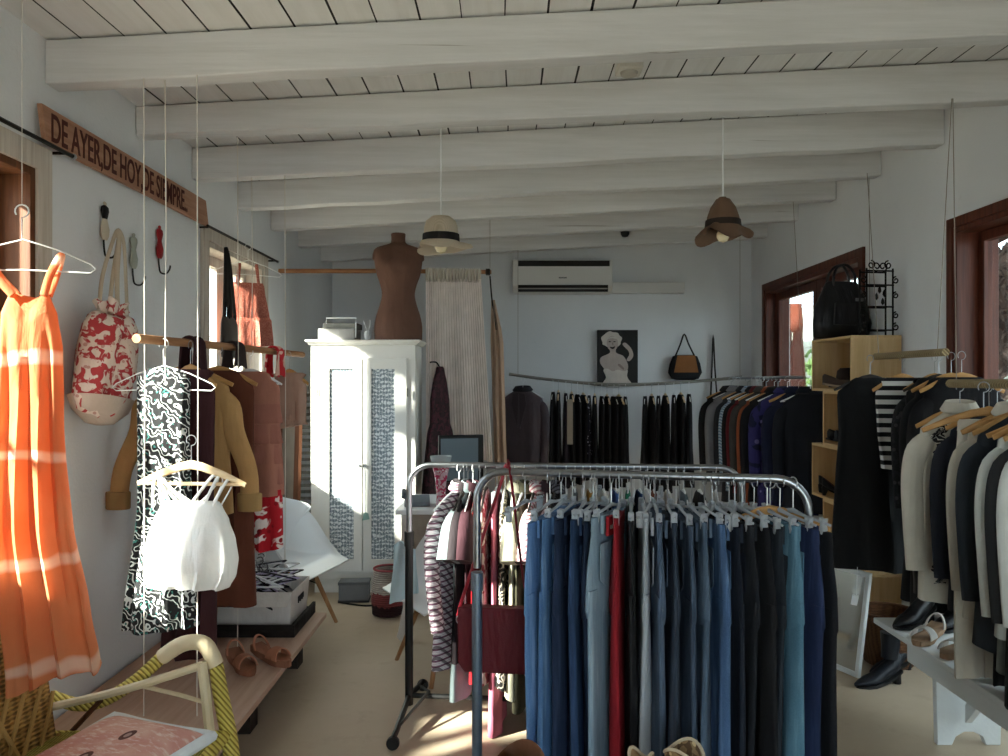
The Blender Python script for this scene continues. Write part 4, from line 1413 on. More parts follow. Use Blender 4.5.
JE = [  # px, material args, label, width, rot, extra
    (551, dn('#6189bb', '#406899', '#9ab8dc'), 'bright light blue jeans at the rack end nearest the red bag', .19, 19, {}),
    (571, dn('#48709f', '#2f5482', '#86a5c8'), 'mid blue faded jeans second from the red bag', .19, 15, {}),
    (586, dn('#1f2d47', '#131f36'), 'navy jeans third from the red bag', .185, 11, {}),
    (602, dn('#293f60', '#1a2b44'), 'mid blue worn jeans left of the pair with the red patch', .185, 10, {}),
    (616, dn('#18243b', '#101a2c'), 'dark indigo jeans tucked behind the pale pair with the red patch', .18, 8, {}),
    (640, dn('#8297a8', '#6b8294', '#a9bac6'), 'pale washed blue jeans with a red patch on the waistband', .19, 19, {'patch': M('flat', '#b3202c', rough=.6, bump=0)}),
    (662, M('plain', '#8c1622'), 'bright red trousers among the jeans', .175, 6, {'pockets': False}),
    (674, M('plain', '#17171b'), 'black trousers right beside the red pair', .175, 4, {'pockets': False}),
    (683, M('plain', '#a8aeb6'), 'pale grey trousers right of the red and black pairs', .18, 3, {}),
    (694, dn('#4f5d70', '#3a485a'), 'grey blue jeans next to the pale grey trousers', .18, 2, {}),
    (706, dn('#2d3745', '#202834'), 'slate blue jeans left of the middle of the rack', .18, 2, {}),
    (717, dn('#3f4c5e', '#2d394a'), 'dusty blue jeans at the middle of the front rack', .18, 1, {}),
    (729, dn('#4c5c6e', '#374757'), 'greyish blue jeans right of mid rack', .18, 0, {}),
    (741, dn('#3d5a80', '#2a4262', '#6f8cb2'), 'medium blue jeans, last bright pair before the dark pairs', .18, -1, {}),
    (754, dn('#151d2b', '#0e141f'), 'dark navy jeans, first of the dark pairs on the right', .18, -2, {}),
    (766, dn('#171b22', '#101318'), 'black blue jeans left of the plain black trousers', .18, -2, {}),
    (779, M('plain', '#121317'), 'plain black trousers hanging under the orange brown wooden hanger', .18, -3, {'pockets': False}),
    (793, dn('#222932', '#171c23'), 'charcoal jeans hanging just left of the light teal pair', .18, -4, {}),
    (806, dn('#4f788e', '#396076', '#7c9fb2'), 'light teal blue jeans near the right end of the rack', .18, -5, {}),
    (817, dn('#1a2848', '#111b38'), 'deep blue jeans next to the right end of the rack', .18, -6, {}),
    (824, M('plain', '#0f1219'), 'black wide trousers last at the right end of the rack', .185, -7, {'pockets': False}),
]
for ji, (px, mt, lab, w, rot, ex) in enumerate(JE):
    rr = random.Random(px)
    k = .235 + .722 * ji / (len(JE) - 1)
    if 5 == ji:
        k += .012
    p = JA.lerp(JB, k)
    p.z = JZ
    ang = 13 - 46 * ji / (len(JE) - 1) + rr.uniform(-1.5, 1.5) + (15 if ji == 5 else 3 if ji == 4 else 0)
    o = trousers('jeans' if 'jeans' in lab else 'trousers', lab, 'jeans' if 'jeans' in lab else 'trousers', mt, p, JROT - R(ang), L=rr.uniform(.99, 1.05), w=w * rr.uniform(.9, 1.0), hemw=.09 if 'wide' not in lab else .115, ht=.0145, tilt=rr.uniform(-.045, .045), dz=rr.uniform(-.014, .008), group='jeans on the front rack', **ex)
# spare hangers and the orange wooden one on the front rack
for px, kind, lab in ((770, 'wood', 'orange brown wooden hanger near the right end of the jeans rack'), (525, 'clip', 'empty clear clip hanger at the left end of the jeans rack'), (593, 'clip', 'spare clear clip hanger squeezed between the navy jeans and the mid blue jeans'), (650, 'clip', 'spare clear clip hanger between the pale patched jeans and the red trousers'), (712, 'clip', 'spare clear clip hanger squeezed in at mid rack'), (735, 'clip', 'spare clear clip hanger before the medium blue jeans')):
    p = along(JA, JB, px, JZ)
    hanger(kind, p, JROT - R(70 if kind == 'wood' else 12), lab, 'spare hangers on the front rack')

# ---- shirts on the farther rack
PLAID = M('plaid', '#ece2e6', '#8a5c72', '#402c38', scale=1.5)
SH = [
    (459, PLAID, 'pink white and plum plaid shirt at the left end of the farther rack', .74, .2, 1),
    (464, M('plain', '#2a2226'), 'black shirt just behind the plaid shirt', .70, .19, 1),
    (468, M('plain', '#8c9a9c'), 'grey green shirt right of the plaid shirt', .86, .19, 1),
    (473, M('plain', '#3d2028'), 'dark maroon shirt left of the shiny red one', .72, .19, 1),
    (480, M('plain', '#961820', rough=.5), 'shiny red blouse on the farther rack', .78, .19, 0),
    (486, M('print', '#c7aaa8', '#8f3a46', '#e0d4cc', scale=1.6), 'pink floral blouse just left of the grey front post', .80, .19, 0),
    (497, M('plain', '#c0687e'), 'long pink dress hanging low behind the red bag', 1.02, .17, 0),
    (505, M('swirl', '#1a1716', '#b8ab9c', scale=1.4), 'black and cream patterned shirt behind the red bag strap', .80, .19, 0),
    (515, M('plain', '#cfcbb2'), 'cream shirt in the middle of the farther rack shirts', .84, .19, 1),
    (525, M('plain', '#4d4a3a'), 'olive shirt right of the cream one', .90, .19, 1),
    (536, M('vstripe', '#ddd3d2', '#a86a74', scale=1.2), 'white and pink striped shirt left of the jeans', .78, .19, 1),
    (547, M('plain', '#332329'), 'dark brown shirt next to the first jeans', .80, .19, 1),
    (556, M('vstripe', '#5a5860', '#2c2a30', scale=1.5), 'grey striped shirt half hidden behind the first jeans', .76, .19, 1),
]
for px, mt, lab, L, sh, sl in SH:
    p = along(SA, SB, px, SZ)
    nm = 'blouse' if 'blouse' in lab else 'dress' if 'dress' in lab else 'shirt'
    garment(nm, lab, nm, mt, p, SROT - R(22 if px == 459 else random.Random(px).uniform(-3, 10)), L=L, sh=sh, ht=.018, flare=.012, sleeves=sl * 2 if px not in (459,) else 1, slen=.5, amp=.007, folds=2, collar=mt if sl else None, hk='clip' if 'dress' in lab else 'plastic' if px % 2 else 'velvet', group='shirts on the farther rack', hgroup='hangers on the farther rack', n=24, steps=16, slope=.06, neckw=.05)
HID = [(575, '#54585e', 'grey top'), (590, '#b8863a', 'mustard top'), (604, '#e1dfda', 'white top'), (616, '#3d5f9a', 'blue top'), (628, '#1d7a5e', 'green top'), (640, '#27406a', 'navy top'), (654, '#8a4a30', 'rust top'), (668, '#d8d4cd', 'ivory top'), (684, '#5f6b74', 'slate top'), (700, '#2a2a30', 'black top')]
for px, c, lab in HID:
    p = along(SA, SB, px, SZ)
    garment('blouse', lab + ' on the farther rack, only its shoulders showing above the jeans', 'top', M('plain', c), p, SROT - R(random.Random(px).uniform(-4, 6)), L=.6, sh=.18, ht=.016, flare=.008, sleeves=0, amp=.005, folds=2, hk='plastic', group='tops half hidden on the farther rack', hgroup='hangers on the farther rack', n=20, steps=10)
for px in (566, 583, 597, 610, 622, 634, 647, 660, 676, 716):
    p = along(SA, SB, px, SZ)
    hanger('plastic' if px % 3 else 'clip', p, SROT + R(random.Random(px).uniform(-8, 8)), 'bare hanger crowded on the farther rack above the jeans', 'bare hangers on the farther rack')

# ---- red shoulder bag hung on the corner of the front rack
RED = M('plain', '#6a1420', rough=.55)
bx = P(496, 638, 2.82)
rb_ = thing('red_bag', 'dark red flap shoulder bag hanging by a long strap behind the rack post', 'bag', (bx.x, 2.83, bx.z), R(-7))
poly = [(-.125, .112), (-.132, .10), (-.132, -.09), (-.118, -.116), (.118, -.116), (.132, -.09), (.132, .10), (.125, .112)]
MB().prism(poly[::-1], lambda a, b_, h: (a, h - .03, b_), .06).build('body', RED, rb_, smooth=.5, bevel=.008)
MB().prism([(-.134, .118), (-.136, .05), (-.134, -.085), (-.11, -.118), (.11, -.118), (.134, -.085), (.136, .05), (.134, .118)][::-1], lambda a, b_, h: (a, -.044 + h + .0, b_), .012).build('flap', M('plain', '#5f121c', rough=.5), rb_, smooth=.5, bevel=.004)
hook_at = along(JA, JB, 507, JZ + .016) - rb_.location
rz = R(7)
hl = Vector((hook_at.x * cos(rz) - hook_at.y * sin(rz), hook_at.x * sin(rz) + hook_at.y * cos(rz), hook_at.z))
MB().tube([(-.136, .0, .06), (-.134, .0, .11), hl + Vector((-.035, .016, -.09)), hl + Vector((-.012, .012, -.012)), hl + Vector((.0, 0, .004)), hl + Vector((.012, -.005, -.02)), (.10, .025, .20), (.134, .01, .11), (.136, .0, .06)], .0115, 8, sy=.35, smooth=4).build('strap', M('plain', '#8a1a28', rough=.5), rb_)
for s in (-1, 1):
    MB().tube([(s * .137 + .011 * cos(a), 0, .06 + .015 * sin(a)) for a in [2 * pi * i / 12 for i in range(12)]], .003, 6, True).build('ring', METAL, rb_)

# ---- tops of tall boots standing in front of the jeans
def tall_boot(px, py, d, label, mt, rz, hgt=None, trim=None, w=.062):
    x = P(px, 0, d).x
    h = CH - (py - CY) / (F / d)
    t = thing('tall_boot', label, 'boot', (x, d, 0), rz)
    sh = []
    for z, r, yo in ((.02, .042, .02), (.06, .042, .025), (.11, .046, .02), (.18, .054, 0.008), (h * .75, w, 0), (h, w * 1.05, 0)):
        sh.append([(r * .82 * cos(a), yo + r * sin(a) * 1.05, z + (.018 * cos(2 * a) if z == h else 0)) for a in [2 * pi * i / 28 for i in range(28)]])
    for z, r, yo in ((h - .004, w * .98, 0), (h * .7, w * .9, 0), (.2, .045, .008)):
        sh.append([(r * .82 * cos(a), yo + r * sin(a) * 1.05, z + (.018 * cos(2 * a) if z > h * .9 else 0)) for a in [2 * pi * i / 28 for i in range(28)]])
    MB().loft(sh).build('shaft', mt, t, smooth=1.2)
    ft = []
    for y, ww, hh_ in ((.055, .028, .05), (.03, .038, .10), (-.03, .038, .10), (-.08, .040, .065), (-.13, .040, .05), (-.17, .028, .038), (-.185, .012, .03)):
        ft.append([(ww * cos(a), y, .016 + hh_ / 2 + hh_ / 2 * sin(a)) for a in [2 * pi * i / 20 for i in range(20)]])
    MB().loft(ft).build('vamp', mt, t, smooth=1.2)
    MB().prism([(.028, .06), (.034, .0), (.028, -.05), (.043, -.12), (.026, -.185), (-.026, -.185), (-.043, -.12), (-.028, -.05), (-.034, .0), (-.028, .06)][::-1], lambda a, b_, h_: (a, b_, h_), .016).build('sole', M('plain', '#2b1c14'), t, smooth=0)
    if trim:
        MB().tube([(w * 1.05 * .83 * cos(a), w * 1.1 * sin(a), h + .018 * cos(2 * a)) for a in [2 * pi * i / 28 for i in range(28)]], .005, 6, True).build('trim', trim, t)
    return t


tall_boot(521, 754, 2.20, 'tan brown leather boot top at the bottom edge beside the pink dress', M('plain', '#6a4128', rough=.5), R(70), w=.066)
tall_boot(641, 757, 2.16, 'small beige boot top at the bottom edge below the pale patched jeans', M('plain', '#a5825c', rough=.6), R(-35), trim=M('plain', '#c9b79c'), w=.036)
tall_boot(684, 751, 2.18, 'snakeskin pattern boot top at the bottom edge below the red trousers', M('print', '#8f7350', '#5a4028', '#c9ad80', scale=2.6, rough=.5), R(48), trim=M('plain', '#c9b79c'), w=.052)
# ================================================================ back rail and right side
DRIFT = M('wood_x', '#8b8880', '#6c6861', rough=.8)
bp = [P(509, 374, 7.0), P(545, 379, 7.0), P(600, 384, 6.98), P(650, 384, 6.95), P(700, 381, 6.9), P(742, 377, 6.75)]
o = MB().tube(bp, .014, 10, smooth=5).build('driftwood_rail', DRIFT)
tag(o, 'thin bent driftwood pole hanging before the back wall', 'clothes rail', 'clothes rails')
bps = spline(bp, 30)


def on_back(px):
    return min(bps, key=lambda q: abs(CX + F * q.x / q.y - px)).copy()


def bm_z(y):
    return None


cord([P(518, 250, 7.0), P(518, 374, 7.0)], 'thin cord holding the left end of the driftwood pole', CORDD)
cord([P(740, 226, 6.75), P(740, 376, 6.75)], 'thin cord holding the right end of the driftwood pole', CORDD)
BLK2 = M('plain', '#131318', rough=.85)
p = on_back(541)
garment('leather_jacket', 'dark plum leather jacket facing out at the left end of the driftwood pole', 'jacket', M('plain', '#4a4149', rough=.45), p + Vector((-.16, -.04, 0)), R(-28), L=.74, sh=.20, ht=.06, sleeves=1, slen=.58, collar=M('plain', '#26262c'), hk='plastic', group='black clothes on the driftwood pole', lapel=M('plain', '#3a333a', rough=.4), hgroup='hangers on the driftwood pole')
for i, px in enumerate((553, 559, 565, 571, 577, 583, 589, 595, 601, 607, 613, 619, 625)):
    p = on_back(px)
    special = {565: ('#2a2430', 'black garment with a pale hanging belt in the left bunch'), 589: ('#20203a', 'black garment with tiny white dots in the left bunch'), 625: ('#17171a', 'rightmost black garment of the left bunch on the driftwood pole')}
    c, lab = special.get(px, ('#131318' if i % 2 else '#17161b', 'plain black garment packed in the left bunch on the driftwood pole'))
    mt = M('print', '#131320', '#131320', '#b9bcd0', scale=2.2) if px == 589 else M('plain', c)
    g = garment('black_blouse', lab, 'top', mt, p, R(82 + (i * 37) % 17), L=.70 + (i * 13 % 7) * .03, sh=.16, ht=.022, flare=.012, hk='pale' if i % 2 else 'plastic', group='black clothes on the driftwood pole', hlabel='pale hanger of a black garment in the left bunch on the driftwood pole', hgroup='hangers on the driftwood pole', n=20, steps=12, amp=.008, folds=2)
    if px == 565:
        MB().sheet(lambda u, v: (-.17 + .0 * u, -.03 + (u - .5) * .05, -.16 - .4 * v), 4, 8, .006).build('belt', M('plain', '#9d9286'), g)
for i, px in enumerate((645, 652, 659, 666, 673, 681, 689)):
    p = on_back(px)
    garment('black_blouse', 'plain black garment in the right bunch on the driftwood pole' if px != 689 else 'black dress with sheer ties, rightmost of the right bunch', 'top', M('plain', '#131318' if i % 2 else '#19181d'), p, R(78 + (i * 29) % 19), L=.74 + (i * 13 % 5) * .03, sh=.16, ht=.024, flare=.02, hk='pale' if i % 2 else 'plastic', group='black clothes on the driftwood pole', hlabel='pale hanger of a black garment in the right bunch on the driftwood pole', hgroup='hangers on the driftwood pole', n=20, steps=12, amp=.008, folds=2)

# chrome rail along the right wall
q0, q1 = Vector((1.93, 6.62, 1.525)), Vector((2.055, 5.35, 1.525))
o = MB().tube([q0, q1], .012, 10).build('wall_rail', CHROME)
tag(o, 'chrome rail along the right wall under the brown window', 'clothes rail', 'clothes rails')
cord([(2.055, 5.57, beam_under(2.055) + .0), (2.053, 5.38, 1.535)], 'thin dark cord down to the near end of the chrome rail by the window', CORDD)
RROT = -math.atan2(q1.x - q0.x, q0.y - q1.y) * -1
JK = [
    (.03, '#1c1a1d', 'black jacket with a red lining, farthest along the chrome rail', 1, None),
    (.14, '#77777b', 'grey cardigan near the far end of the chrome rail', 1, None),
    (.24, '#26272c', 'charcoal jacket between the grey cardigan and the pale blue shirt', 1, None),
    (.33, '#8fa2b3', 'pale blue striped shirt on the chrome rail', 1, M('vstripe', '#a9b9c8', '#6f86a0', scale=1.5)),
    (.42, '#171619', 'black coat right of the pale blue shirt', 1, None),
    (.50, '#5e161c', 'deep red coat in the middle of the chrome rail', 1, None),
    (.58, '#3c3936', 'dark grey knitted cardigan right of the deep red coat', 1, None),
    (.66, '#8e4a2c', 'rust orange jacket, only its shoulder showing on the chrome rail', 1, None),
    (.74, '#131216', 'black blazer in front of the rust orange jacket', 1, None),
    (.83, '#2d2f78', 'purple and blue patterned blouse near the window end of the chrome rail', 1, M('print', '#2f2c5e', '#191936', '#6d6796', scale=.8)),
    (.90, '#161b33', 'navy jacket right of the purple blouse', 1, None),
    (.97, '#171a22', 'black jacket nearest the pine crates on the chrome rail', 1, None),
]
for i, (k, c, lab, sl, mt) in enumerate(JK):
    p = q0.lerp(q1, k)
    rj = random.Random(i * 7 + 1)
    garment('jacket' if 'shirt' not in lab and 'blouse' not in lab else 'shirt', lab, 'jacket' if 'shirt' not in lab and 'blouse' not in lab else 'shirt', mt or M('plain', c), p + Vector((-.02 + .022 * (i > 9) * (i - 8) + rj.uniform(-.02, .02), 0, 0)), R(-14 + rj.uniform(-7, 7)), L=.78 + (i * 7 % 5) * .03, sh=.205 - .02 * (i > 9), ht=.036, sleeves=sl, slen=.6, collar=mt or M('plain', c), hk=('wood', 'plastic')[i % 2], group='jackets along the right wall', hgroup='hangers on the chrome rail', n=24, steps=14)

# pine crates stacked as shelves
PINE = M('wood', '#d8b98a', '#c7a371', rough=.7, bump=.15)
PINEY = M('wood_y', '#d8b98a', '#c7a371', rough=.7, bump=.15)
XB = 2.045


def crate(y0, y1, z0, z1, label):
    t = thing('pine_crate', label, 'crate', (XB, (y0 + y1) / 2, z0), 0, 'pine crates stacked as shelves')
    D_, L_, H_ = XR - XB - .014, (y1 - y0) / 2, z1 - z0 - .001
    th = .016
    MB().lohi((0, -L_, 0), (D_, L_, th)).build('bottom_board', PINEY, t, smooth=0, bevel=.0015)
    MB().lohi((0, -L_, H_ - th), (D_, L_, H_)).build('top_board', PINEY, t, smooth=0, bevel=.0015)
    for s in (-1, 1):
        MB().lohi((0, s * L_ - (th if s > 0 else 0), th), (D_, s * L_ + (th if s < 0 else 0), H_ - th)).build('end_board', PINE, t, smooth=0, bevel=.0015)
    MB().lohi((D_ - .008, -L_ + th, th), (D_, L_ - th, H_ - th)).build('back_board', PINE, t, smooth=0)
    return t


CZ = [0.0, .37, .735, 1.085, 1.435, 1.775]
crate(4.60, 5.20, CZ[4], CZ[5], 'pine crate at the top of the stack, black handbag standing on it')
crate(4.42, 5.02, CZ[3], CZ[4], 'pine crate second from the top of the stack')
crate(4.60, 5.20, CZ[2], CZ[3], 'pine crate in the middle of the stack with black pumps inside')
crate(4.42, 5.02, CZ[1], CZ[2], 'pine crate second from the floor in the stack')
crate(4.60, 5.20, CZ[0], CZ[1], 'pine crate on the floor at the bottom of the stack')

# ---------- footwear
def shoe(kind, loc, rz, label, mt, sole, cat='shoe', group=None, k=1.0, sole_h=.012):
    """toe towards local -y"""
    t = thing(kind, label, cat, loc, rz, group)
    heel = {'pump': .055, 'ankle_boot': .06, 'loafer': .02, 'sandal': .025}[kind]
    def lift(y):
        return heel * max(0, min(1, (y + .02) / .12)) ** 1.2
    out = [(.030, .10), (.034, .05), (.029, 0), (.038, -.06), (.036, -.10), (.016, -.14), (0, -.147)]
    if kind == 'pump':
        out = [(.028, .10), (.032, .05), (.025, 0), (.036, -.06), (.028, -.11), (.009, -.155), (0, -.165)]
    poly = [(a * k, b_ * k) for a, b_ in out] + [(-a * k, b_ * k) for a, b_ in out[-2::-1]]
    n_ = len(poly)
    vs_ = [(a, b_, lift(b_ / k) * k) for a, b_ in poly] + [(a, b_, lift(b_ / k) * k + sole_h) for a, b_ in poly]
    MB().add(vs_, [tuple(range(n_)), tuple(range(2 * n_ - 1, n_ - 1, -1))] + [(i, n_ + i, n_ + (i + 1) % n_, (i + 1) % n_) for i in range(n_)]).build('sole', sole, t, smooth=0)
    if kind != 'sandal':
        rows = [(.102, .010, .05), (.09, .029, .062), (.05, .033, .055), (.0, .028, .04), (-.05, .036, .042), (-.09, .036, .036), (-.125, .024, .026), (-.145, .008, .016)]
        if kind == 'pump':
            rows = [(.102, .010, .05), (.09, .027, .055), (.05, .030, .04), (.0, .025, .022), (-.05, .034, .03), (-.09, .033, .03), (-.13, .018, .022), (-.160, .006, .012)]
        if kind == 'ankle_boot':
            rows = [(.102, .012, .08), (.09, .029, .09), (.05, .034, .09), (.0, .032, .085), (-.05, .037, .055), (-.09, .036, .042), (-.13, .02, .028), (-.155, .008, .016)]
        rings = []
        for y, w_, h_ in rows:
            b0 = lift(y) + sole_h * .8
            rings.append([(w_ * k * cos(a), y * k, (b0 + h_ * (.5 + .5 * sin(a)) * (1 if sin(a) > 0 else 1)) * k) for a in [2 * pi * i / 18 for i in range(18)]])
        MB().loft(rings).build('upper', mt, t, smooth=1.2)
        if kind == 'ankle_boot':
            MB().tube([(0, .045 * k, .13 * k), (0, .05 * k, .19 * k), (0, .052 * k, .255 * k)], [.037 * k, .040 * k, .046 * k], 18, sy=1.1).build('shaft', mt, t)
        if kind in ('pump', 'ankle_boot'):
            r1 = .010 if kind == 'pump' else .02
            MB().tube([(0, .082 * k, lift(.09) * k + .002), (0, .09 * k, 0)], [.024 * k, r1 * k], 12).build('heel', sole, t)
        if kind == 'pump':
            r_ = [(w_ * .78 * k * s_, y * k, (lift(y) + .012 + h_ * .93) * k) for s_ in (1,) for y, w_, h_ in ()]
            MB().prism([(.02, .085), (.024, .05), (.02, .0), (.022, -.03), (-.022, -.03), (-.02, .0), (-.024, .05), (-.02, .085)][::-1], lambda a, b_, h_: (a * k, b_ * k, (lift(b_) + (.034 if b_ < .02 else .05 if b_ < .07 else .06) + h_) * k), .004).build('insole', M('plain', '#6a4a3a'), t, smooth=0)
    else:
        for (y0, y1, sgn) in ((-.085, -.045, 1), (-.05, -.09, -1)):
            MB().sheet(lambda u, v: ((.040 * cos(pi * u)) * k, (y0 + (y1 - y0) * u + (v - .5) * .036) * k, (sole_h + lift(y0)) * .9 + .042 * k * sin(pi * u)), 14, 4, .005).build('strap', mt, t, smooth=1.2)
        MB().sheet(lambda u, v: ((.036 * cos(pi * u)) * k, (.055 + .03 * sin(pi * u) + (v - .5) * .014) * k, (sole_h + lift(.055)) * .9 + .055 * k * sin(pi * u)), 14, 2, .005).build('ankle_strap', mt, t, smooth=1.2)
    return t


BLKL = M('plain', '#141316', rough=.4)
BLKS = M('plain', '#0d0c0d', rough=.5)
# in the crates
z4, z3, z2, z1 = CZ[4] + .021, CZ[3] + .021, CZ[2] + .022, CZ[1] + .022
t = thing('felt_hat', 'dark brown hat lying in the top pine crate', 'hat', (2.20, 4.99, z4))
MB().lathe([(.001, .13), (.05, .128), (.07, .11), (.078, .06), (.084, .02), (.12, .012), (.125, .004), (.001, .0)], 30, (0, 0, 0), .95, 1.1).build('body', M('plain', '#2b201d'), t)
MB().lathe([(.085, .018), (.088, .02), (.083, .045), (.080, .045)], 30, (0, 0, 0), .95, 1.1).build('band', BLK, t)
shoe('loafer', (2.105, 4.90, z4), R(75), 'grey brown flat shoe in front of the hat in the top crate', M('plain', '#5d4e45'), M('plain', '#b9a68d'))
shoe('loafer', (2.13, 4.91, z3), R(95), 'black flat shoe in the second crate, behind its twin', BLKL, BLKS)
shoe('loafer', (2.13, 4.80, z3), R(95), 'black flat shoe in the second crate, half behind the black dress', BLKL, BLKS)
shoe('pump', (2.16, 5.10, z2), R(70), 'black pointed pump farther back in the middle crate', BLKL, BLKS)
shoe('pump', (2.13, 4.97, z2), R(70), 'black pointed pump with tan inside at the front of the middle crate', BLKL, BLKS)
shoe('pump', (2.13, 4.90, z1), R(80), 'dark red shoe in the crate second from the floor', M('plain', '#5a1a1e', rough=.4), BLKS)

# black handbag on the crates
hb_ = thing('black_handbag', 'large black leather handbag standing on the top pine crate', 'handbag', (2.16, 5.00, CZ[5]), R(14))
rings = []
for z, w_, d_ in ((0, .17, .07), (.01, .19, .085), (.10, .20, .095), (.20, .185, .085), (.29, .15, .06), (.36, .115, .035), (.37, .10, .02)):
    rings.append([(w_ * math.copysign(abs(cos(a)) ** .7, cos(a)) * (1 + .03 * sin(3 * a + z * 30)), d_ * math.copysign(abs(sin(a)) ** .8, sin(a)) * (1 + .08 * sin(5 * a + z * 20)), z) for a in [2 * pi * i / 36 for i in range(36)]])
MB().loft(rings).build('body', BLKL, hb_, smooth=1.2)
for s in (-1, 1):
    MB().tube([(-.085, s * .03, .33), (-.08, s * .03, .40), (-.045, s * .02, .46), (.02, s * .02, .475), (.07, s * .03, .42), (.08, s * .03, .33)], .009, 8, smooth=5).build('handle', BLKL, hb_)
MB().prism([(-.14, .08), (-.13, .22), (.02, .22), (.03, .08)], lambda a, b_, h: (a, -.10 - h, b_), .012).build('front_pocket', M('plain', '#1a191c', rough=.4), hb_, smooth=0, bevel=.004)
MB().lohi((.03, -.104, .235), (.085, -.092, .255)).build('buckle', M('metal', '#8a8a8c', '#666668', metal=1, rough=.3), hb_, smooth=0, bevel=.002)

# wrought iron stand
it = thing('iron_stand', 'small wrought iron display stand with scrolls and leaves on the top crate', 'stand', (2.215, 4.645, CZ[5]), R(8))
IRON = M('metal', '#1e1b18', '#12100e', rough=.6, metal=.6)
for s in (-1, 1):
    for yy in (-.035, .035):
        MB().tube([(s * .085, yy, 0), (s * .085, yy, .40)], .006, 6).build('upright', IRON, it)
for z in (.03, .17, .30, .385):
    for yy in (-.035, .035):
        MB().tube([(-.09, yy, z), (.09, yy, z)], .005, 6).build('crossbar', IRON, it)
def scroll(c, r, turns, a0, nm='scroll', pl='x'):
    pts = []
    for i in range(26):
        f = i / 25
        a = a0 + turns * 2 * pi * f
        rr = r * (1 - .75 * f)
        pts.append((c[0] + rr * cos(a), c[1], c[2] + rr * sin(a)))
    MB().tube(pts, .0045, 6).build(nm, IRON, it)
for s in (-1, 1):
    for k_, zz_ in ((.026, .42), (.024, .05), (.02, .12), (.02, .24), (.022, .33)):
        scroll((s * (.085 + (.02 if zz_ < .4 else -.03)), -.035, zz_), k_, 1.3 * s, R(90))
    scroll((s * .02, -.035, .41), .03, 1.2 * s, R(270))
for (x, z) in ((-.02, .23), (.02, .20), (0, .27), (.03, .25)):
    MB().lathe([(.001, -.022), (.012, -.008), (.010, .01), (.001, .024)], 8, (x, -.034, z), 1, .35).build('leaf', IRON, it)

# rope wrapped bars near the right wall
ROPE = M('wrap', '#a8946f', '#6f5f45', rough=.9, scale=1.6, bump=.7)
a0, a1 = Vector((1.88, 3.95, 1.625)), Vector((1.89, 3.33, 1.625))
b0, b1 = Vector((1.775, 3.10, 1.49)), Vector((1.72, 2.28, 1.49))
o = MB().tube([a0, a1], .017, 12).build('rope_rail', ROPE)
tag(o, 'rope wrapped rail over the black dresses by the right wall', 'clothes rail', 'clothes rails')
o = MB().tube([b0, b1], .017, 12).build('rope_rail', ROPE)
tag(o, 'rope wrapped rail nearest the camera over the cream blouse at the right', 'clothes rail', 'clothes rails')
zb = beam_under(2.03) - .03
cord([(2.03, 3.53, zb + .02), (1.892, 3.40, 1.642)], 'dark cord from the beam to the rope rail over the black dresses', CORDD)
cord([(2.035, 3.53, zb + .02), (1.778, 3.06, 1.507)], 'dark cord from the beam to the rope rail over the cream blouse', CORDD)
cord([(2.27, 4.88, beam_under(2.27) - .0), (1.882, 3.92, 1.642)], 'dark cord from the beam down past the iron stand to the rope rail', CORDD)
cord([(1.726, 2.36, zc(1.726)), (1.726, 2.36, 1.507)], 'cord holding the rope rail at the right edge of the picture', CORDD)
cord([(2.30, 4.92, beam_under(2.30)), (2.32, 4.95, 1.9)], 'dark cord hanging in front of the right wall above the crates', CORDD)
AROT = 0
A_ = [
    (.06, 'black_dress', 'long sleeveless black dress at the left end of the right hand clothes', dict(mat=M('plain', '#0f0f11'), L=.97, sh=.165, waist=.175, hemw=.20, ht=.04, neckw=.07), -.045),
    (.24, 'striped_shirt', 'black and white striped top beside the sleeveless black dress', dict(mat=M('stripe', '#d5d2cd', '#131214', scale=1.25), L=.46, sh=.13, hemw=.10, ht=.03), .06),
    (.38, 'black_shirt', 'black patterned shirt right of the striped top', dict(mat=M('print', '#131214', '#1d1b1f', '#3a3638', scale=1.6), L=.70, sh=.13, sleeves=1), .17),
    (.52, 'black_dress', 'long black dress behind the cream blouse', dict(mat=M('plain', '#111013'), L=1.06, sh=.15, hemw=.17, ht=.04), .14),
    (.68, 'black_coat', 'long black coat behind the cream blouse, on a wide wooden hanger', dict(mat=M('plain', '#151417'), L=1.07, sh=.16, sleeves=1, ht=.045), .14),
    (.86, 'black_jacket', 'black jacket nearest the cream blouse on the rail over the black dresses', dict(mat=M('plain', '#121115'), L=.72, sh=.16, sleeves=1), .12),
]
for i, (k, nm, lab, kw, dx) in enumerate(A_):
    p = a0.lerp(a1, k)
    mt = kw.pop('mat')
    garment(nm, lab, nm.split('_')[1], mt, p + Vector((dx, 0, 0)), R(-4 - i % 3 * 3), hk=('velvet', 'wood', 'wood')[i % 3], group='clothes by the right wall', hgroup='hangers on the rope rails', **kw)
CRM = M('plain', '#cbc3b4')
